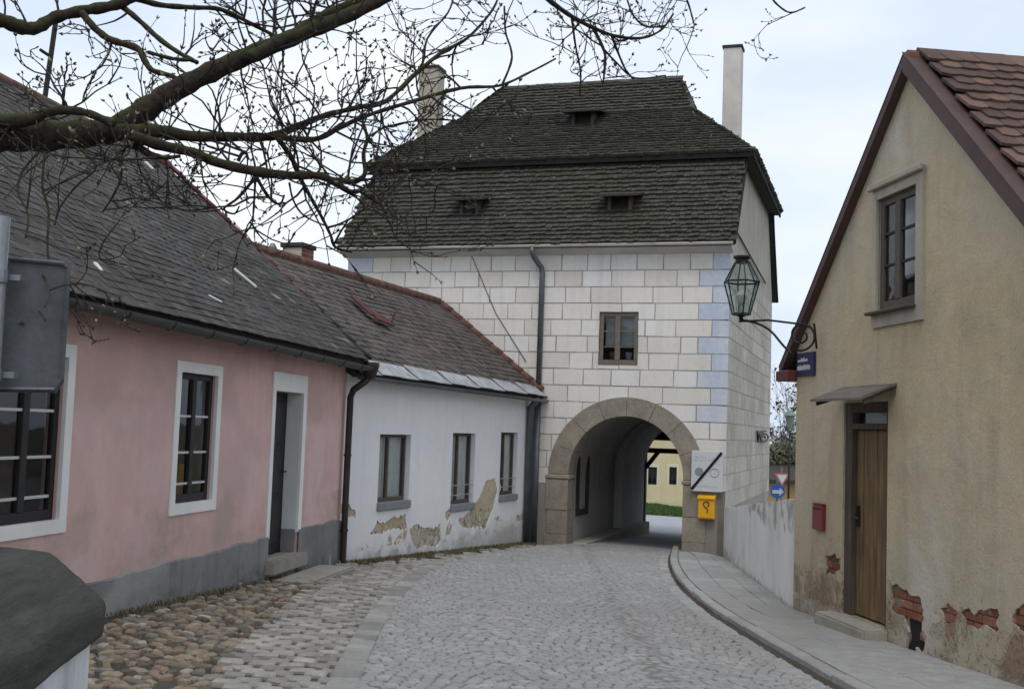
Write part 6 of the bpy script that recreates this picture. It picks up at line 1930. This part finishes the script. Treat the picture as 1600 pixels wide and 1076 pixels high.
# the plate turned a little: the right edge further away
def tw_(p): return V((p.x, p.y + (p.x + 0.0) * 0.35, p.z))
pts = [V((p.x, 0.35 * p.x, p.z)) * 1.0 for p in pts]
def shift(p, d_): return p + V((0.33, -0.94, 0)) * d_
n = len(pts)
pl.add([shift(p, 0.0) for p in pts] + [shift(p, 0.018) for p in pts], [tuple(range(n)), tuple(range(2 * n - 1, n - 1, -1))] + [(i, (i + 1) % n, (i + 1) % n + n, i + n) for i in range(n)])
pl.build('plate', 'sign_back', root, fix=True)
cen = sum(pts, V((0, 0, 0))) / n
rim = MB()
ins_ = [p + (cen - p).normalized() * 0.012 for p in pts]
rim.tube([shift(p, 0.022) for p in ins_ + [ins_[0]]], 0.009, 6)
rim.build('rim', 'sign_back', root)
top = pxl(14, 395, SY - 0.12); bot = V((-0.012, top.y, -0.25))
MB().tube([V((0, top.y, -0.25)), V((0.0, top.y, top.z + 0.12))], 0.032, 12).build('pole', 'galvanised', root, smooth=True)
for py in (432, 585):
    q = pxl(10, py, SY - 0.12)
    MB().lathe([(0.036, -0.02), (0.036, 0.02)], (0, top.y, q.z), 12).box(0.02, 0.07, top.y + 0.02, top.y + 0.05, q.z - 0.010, q.z + 0.010).build('clamp', 'galvanised', root)

# ---- the tree whose branches hang into the picture
TB = V((-2.95, 4.1, gz(-2.95, 4.1)))
tree = empty('overhanging_tree', TB)
tag(tree, 'bare budding tree with mossy dark branches reaching over the street from the left', 'tree')
def tp(px, py, Y): return at(px, py, Y) - TB
R = random.Random(44)
BR = []      # (list of (px, py, radius px, depth))
def branch(pts, Y0, Y1, name='branch', sub=5):
    n = len(pts)
    P = [(p[0], p[1], p[2], Y0 + (Y1 - Y0) * i / (n - 1)) for i, p in enumerate(pts)]
    S_ = catmull(P, sub)
    BR.append(S_)
    p3 = [tp(x, y, Y) for x, y, r, Y in S_]
    rad = [max(0.0022, 0.78 * r * Y / F * (1 + 0.09 * math.sin(i * 1.9) + R.uniform(-0.06, 0.06))) for i, (x, y, r, Y) in enumerate(S_)]
    mb = MB().tube(p3, rad, 10 if rad[0] > 0.02 else 6)
    return mb.build(name, 'bark', tree, smooth=True)
# trunk, out of the frame on the left
trk = [V((0, 0, -0.3)), V((0.03, 0.02, 0.5)), V((0.06, 0.05, 1.2)), V((0.12, 0.02, 1.9)), V((0.2, 0.05, 2.4)), V((0.35, 0.1, 2.62))]
end1 = tp(-60, 222, 4.25)
MB().tube(trk[:4] + [V((0.2, 0.05, 2.35)), end1 * 0.6 + V((0.08, 0.02, 2.3)) * 0.4, end1], [0.2, 0.16, 0.14, 0.125, 0.11, 0.095, 0.085], 12).build('trunk', 'bark', tree, smooth=True)
end2 = tp(-40, 28, 4.4)
MB().tube([trk[3], V((0.14, 0.05, 2.6)), end2 * 0.55 + V((0.08, 0.0, 1.55)), end2], [0.10, 0.075, 0.055, 0.04], 10).build('trunk', 'bark', tree, smooth=True)
branch([(-62, 222, 35), (0, 214, 33), (60, 213, 31), (140, 208, 29), (190, 196, 26), (235, 166, 24), (285, 135, 22), (340, 108, 20), (400, 82, 18), (470, 54, 16), (540, 26, 14), (600, -2, 12), (660, -30, 10)], 4.25, 4.6)
branch([(385, 92, 13), (450, 58, 12), (505, 26, 11), (560, 2, 10), (610, -24, 9)], 4.4, 4.75)
branch([(-45, 30, 15), (0, 32, 15), (30, 42, 15), (56, 44, 13), (85, 28, 12), (130, 17, 11), (180, 8, 11), (225, -12, 10)], 4.4, 4.7)
branch([(128, 20, 8), (150, 46, 8), (175, 63, 7), (215, 76, 7), (226, 95, 7), (238, 110, 6), (265, 118, 5), (292, 130, 5)], 4.6, 4.4)
branch([(185, 6, 7), (215, 30, 6), (250, 62, 6), (282, 84, 5), (308, 98, 5)], 4.7, 4.5)
branch([(205, -4, 6), (250, 8, 6), (300, 12, 5), (345, 15, 4.5), (390, 36, 4), (440, 62, 4)], 4.7, 5.0)
branch([(232, 82, 4), (270, 92, 4), (300, 94, 4)], 4.5, 4.5)
branch([(-20, 188, 16), (40, 188, 14), (75, 176, 10), (105, 172, 9), (140, 178, 8), (178, 194, 9)], 4.2, 4.2)
branch([(180, 208, 17), (240, 205, 15), (300, 213, 11), (370, 214, 10), (425, 213, 9), (470, 195, 7), (510, 180, 6), (560, 168, 5), (600, 160, 4.5), (645, 120, 4.5), (690, 82, 4), (730, 60, 3), (770, 15, 2.5), (785, -25, 2)], 4.25, 5.6)
branch([(425, 213, 7), (490, 218, 6), (530, 200, 5.5), (570, 182, 5), (640, 160, 4.5), (720, 138, 4), (780, 134, 3), (830, 112, 2.5), (868, 92, 2)], 4.6, 5.8)
branch([(205, 212, 12), (255, 228, 11), (300, 238, 10), (340, 254, 10), (400, 268, 10), (450, 274, 9), (500, 275, 8), (530, 290, 6), (552, 300, 5), (578, 288, 4), (592, 262, 3.5), (602, 250, 2.5)], 4.25, 4.9)
branch([(495, 273, 7), (535, 284, 6), (568, 277, 5), (568, 240, 4.5), (574, 215, 4), (566, 195, 3)], 4.7, 4.8)
branch([(560, 298, 3), (580, 310, 3), (598, 322, 1.5)], 4.9, 5.0)
branch([(434, 216, 5.5), (455, 246, 5.5), (468, 276, 5), (482, 302, 4), (502, 338, 3.2), (516, 366, 3), (524, 386, 3), (550, 394, 2)], 4.6, 5.0)
branch([(400, 276, 4), (372, 309, 3), (350, 326, 2.4), (366, 334, 2), (374, 322, 1.6)], 4.6, 4.5, 'twig')
branch([(400, 276, 4), (420, 308, 3.2), (437, 319, 2.6), (444, 305, 2)], 4.6, 4.7, 'twig')
branch([(399, 280, 2.4), (396, 330, 2.2), (393, 350, 2), (378, 372, 1.6)], 4.6, 4.6, 'twig')
branch([(393, 349, 2), (404, 366, 1.7), (416, 379, 1.4)], 4.6, 4.6, 'twig')
branch([(452, 285, 2.4), (458, 312, 2.2), (474, 336, 2), (506, 352, 1.6)], 4.7, 4.8, 'twig')
branch([(372, 252, 4), (378, 240, 4), (384, 238, 3), (388, 250, 3)], 4.5, 4.5, 'twig')
branch([(210, 222, 9), (232, 240, 7), (258, 246, 5), (282, 244, 3)], 4.3, 4.3)
branch([(830, -22, 6), (870, 10, 5), (900, 30, 4.5), (930, 45, 4), (960, 56, 3.4), (1000, 60, 3), (1032, 48, 2.4), (1052, 22, 2)], 5.6, 6.2)
branch([(926, 42, 4), (944, 80, 3), (945, 105, 2.6), (942, 132, 2)], 6.0, 6.0, 'twig')
branch([(955, 54, 2.8), (968, 88, 2.4), (978, 110, 2.2), (990, 124, 1.8)], 6.0, 6.1, 'twig')
branch([(893, 26, 3), (899, 70, 2.4), (907, 112, 2.2), (906, 150, 1.8)], 5.9, 6.0, 'twig')
branch([(944, 78, 2.2), (965, 100, 2), (992, 122, 1.6), (1040, 118, 1.4)], 6.0, 6.2, 'twig')
branch([(980, 0, 2), (990, 25, 2.2), (1010, 42, 2), (1040, 40, 1.6)], 6.1, 6.2, 'twig')
branch([(1200, -10, 2.2), (1215, 8, 2), (1235, 20, 1.8), (1258, 12, 1.5)], 6.3, 6.3, 'twig')
branch([(1070, -10, 2.2), (1078, 14, 2), (1085, 40, 1.4)], 6.3, 6.3, 'twig')
branch([(640, 122, 3.2), (660, 100, 2.8), (668, 60, 2.2), (700, 20, 2), (710, -10, 1.6)], 5.2, 5.4, 'twig')
branch([(784, 134, 2.4), (800, 90, 2.4), (790, 50, 2.2), (788, 10, 2)], 5.6, 5.8, 'twig')
branch([(60, 238, 3), (35, 268, 2.4), (28, 300, 2.2), (44, 335, 2), (40, 372, 1.6)], 4.2, 4.0, 'twig')
branch([(70, 240, 3), (66, 290, 2.6), (76, 330, 2.6), (74, 380, 2.4), (77, 416, 2)], 4.2, 4.0, 'twig')
branch([(182, 236, 3), (190, 270, 2.6), (180, 300, 2.4), (160, 332, 2)], 4.2, 4.2, 'twig')
branch([(130, 238, 3), (150, 262, 2.2), (120, 290, 2.2), (95, 322, 2), (85, 352, 1.8)], 4.2, 4.1, 'twig')
branch([(56, 420, 2.2), (72, 436, 2.2), (76, 458, 2), (70, 480, 1.6)], 4.0, 3.6, 'twig')
# fine twigs with buds grown from all of them
tw = MB(); bd = MB(); bdd = MB()
def bud(p, d, s, tgt):
    d = d.normalized(); sd = d.cross(V((0.3, 0.8, 0.5))).normalized(); s2 = d.cross(sd)
    tgt.add([p, p + d * s * 0.45 + sd * s * 0.2, p + d * s * 0.5 + s2 * s * 0.2, p + d * s * 0.45 - sd * s * 0.2, p + d * s * 0.5 - s2 * s * 0.2, p + d * s], [(0, 2, 1), (0, 3, 2), (0, 4, 3), (0, 1, 4), (1, 2, 5), (2, 3, 5), (3, 4, 5), (4, 1, 5)])
def twig(p, d, L, r, lvl):
    n = 5
    pts = [p]; q = V(p); dd = V(d)
    for k in range(n):
        dd = (dd + V((R.uniform(-1, 1), R.uniform(-1, 1) * 0.8, R.uniform(-0.8, 1.0))) * 0.36).normalized()
        q = q + dd * L / n; pts.append(V(q))
    tw.tube(pts, [max(0.0014, r * (1 - 0.13 * k)) for k in range(n + 1)], 4, cap=False)
    if lvl < 2:
        for k in range(R.choice((2, 3, 3)) if lvl == 0 else 2):
            i = R.randrange(1, n + 1); a = R.uniform(-1, 1)
            nd = (dd + V((R.uniform(-1, 1), R.uniform(-0.8, 0.8), R.uniform(-0.8, 1))) * 0.85).normalized()
            twig(pts[i], nd, L * R.uniform(0.4, 0.7), r * 0.7, lvl + 1)
    low_ = p.z < 1.75 and p.x < 2.3
    t_ = bd if R.random() < (0.85 if low_ else 0.25) else bdd
    for k in range(2 if lvl else 1): bud(pts[R.randrange(3, n + 1)], (dd + V((R.uniform(-1, 1), R.uniform(-1, 1), R.uniform(-.3, 1))) * 0.7), R.uniform(0.012, 0.020), t_)
    for k in range(3): bud(pts[-1], dd + V((R.uniform(-1, 1), R.uniform(-1, 1), R.uniform(-.5, 1))) * 0.55, R.uniform(0.012, 0.024), t_)
def density(x, y):
    if y < -30: return 0.3
    if 340 < x < 780 and y < 300: return 1.0
    if x < 300 and 235 < y < 420: return 0.42
    if x < 330: return 0.30
    if x > 800: return 0.45
    return 0.4
for S_ in BR:
    for i in range(1, len(S_)):
        x, y, r, Y = S_[i]
        if r > 22: continue
        if R.random() > density(x, y) * (0.40 if r > 9 else 0.36): continue
        p = tp(x, y, Y)
        # spread in all directions, mostly up and sideways
        a = R.uniform(0, 6.28)
        d = V((math.cos(a), R.uniform(-0.7, 0.7), math.sin(a) + 0.1)).normalized()
        L = R.uniform(0.18, 0.46) * (1.0 if x > 330 or y > 235 else 0.7)
        if x > 780: L *= 0.9
        twig(p, d, L, 0.0056 if r > 3 else 0.0036, 0)
o = tw.build('twigs', 'twig', tree, smooth=True); o['kind'] = 'stuff'
o = bd.build('buds', 'bud', tree); o['kind'] = 'stuff'
o = bdd.build('dark_buds', 'bud_dark', tree); o['kind'] = 'stuff'

# weeds and dead grass along the foot of the white house and the pink plinth
wd = MB(); R = random.Random(70)
def tuft(x, y, n, h):
    z = gz(x, y) - 0.02
    for _ in range(n):
        a = R.uniform(0, 6.28); l_ = h * R.uniform(0.5, 1.2); w_ = 0.006
        b = V((x + R.gauss(0, 0.04), y + R.gauss(0, 0.04), z)); t_ = b + V((math.cos(a) * l_ * 0.7, math.sin(a) * l_ * 0.7, l_))
        s_ = V((-math.sin(a), math.cos(a), 0)) * w_
        wd.add([b - s_, b + s_, t_], [(0, 1, 2)])
for _ in range(620):
    x = R.uniform(0.1, WHL - 0.4); p = WH.world(x, -abs(R.gauss(0.05, 0.20)) - 0.01, 0); tuft(p.x, p.y, 8, 0.05)
for _ in range(70):
    x = R.uniform(-0.1, RTW); p = RT.world(x, -abs(R.gauss(0.02, 0.02)) - 0.01, 0); tuft(p.x, p.y, 5, 0.03 + SWL)
for _ in range(150):
    x = R.uniform(4.0, 8.4); p = PK.world(x, -abs(R.gauss(0.06, 0.06)) - 0.03, 0); tuft(p.x, p.y, 6, 0.05)
for _ in range(70):
    x = R.uniform(0.1, LL); p = LW.world(x, -abs(R.gauss(0.03, 0.03)) - 0.01, 0); tuft(p.x, p.y, 6, 0.05 + SWL)
MAT['weed'] = plain('weed', (0.125, 0.105, 0.055), 0.9, 0.4, 12, 0.2)
tag(wd.build('weeds', 'weed'), 'dry weeds and moss along the foot of the walls', 'weeds', kind='stuff')
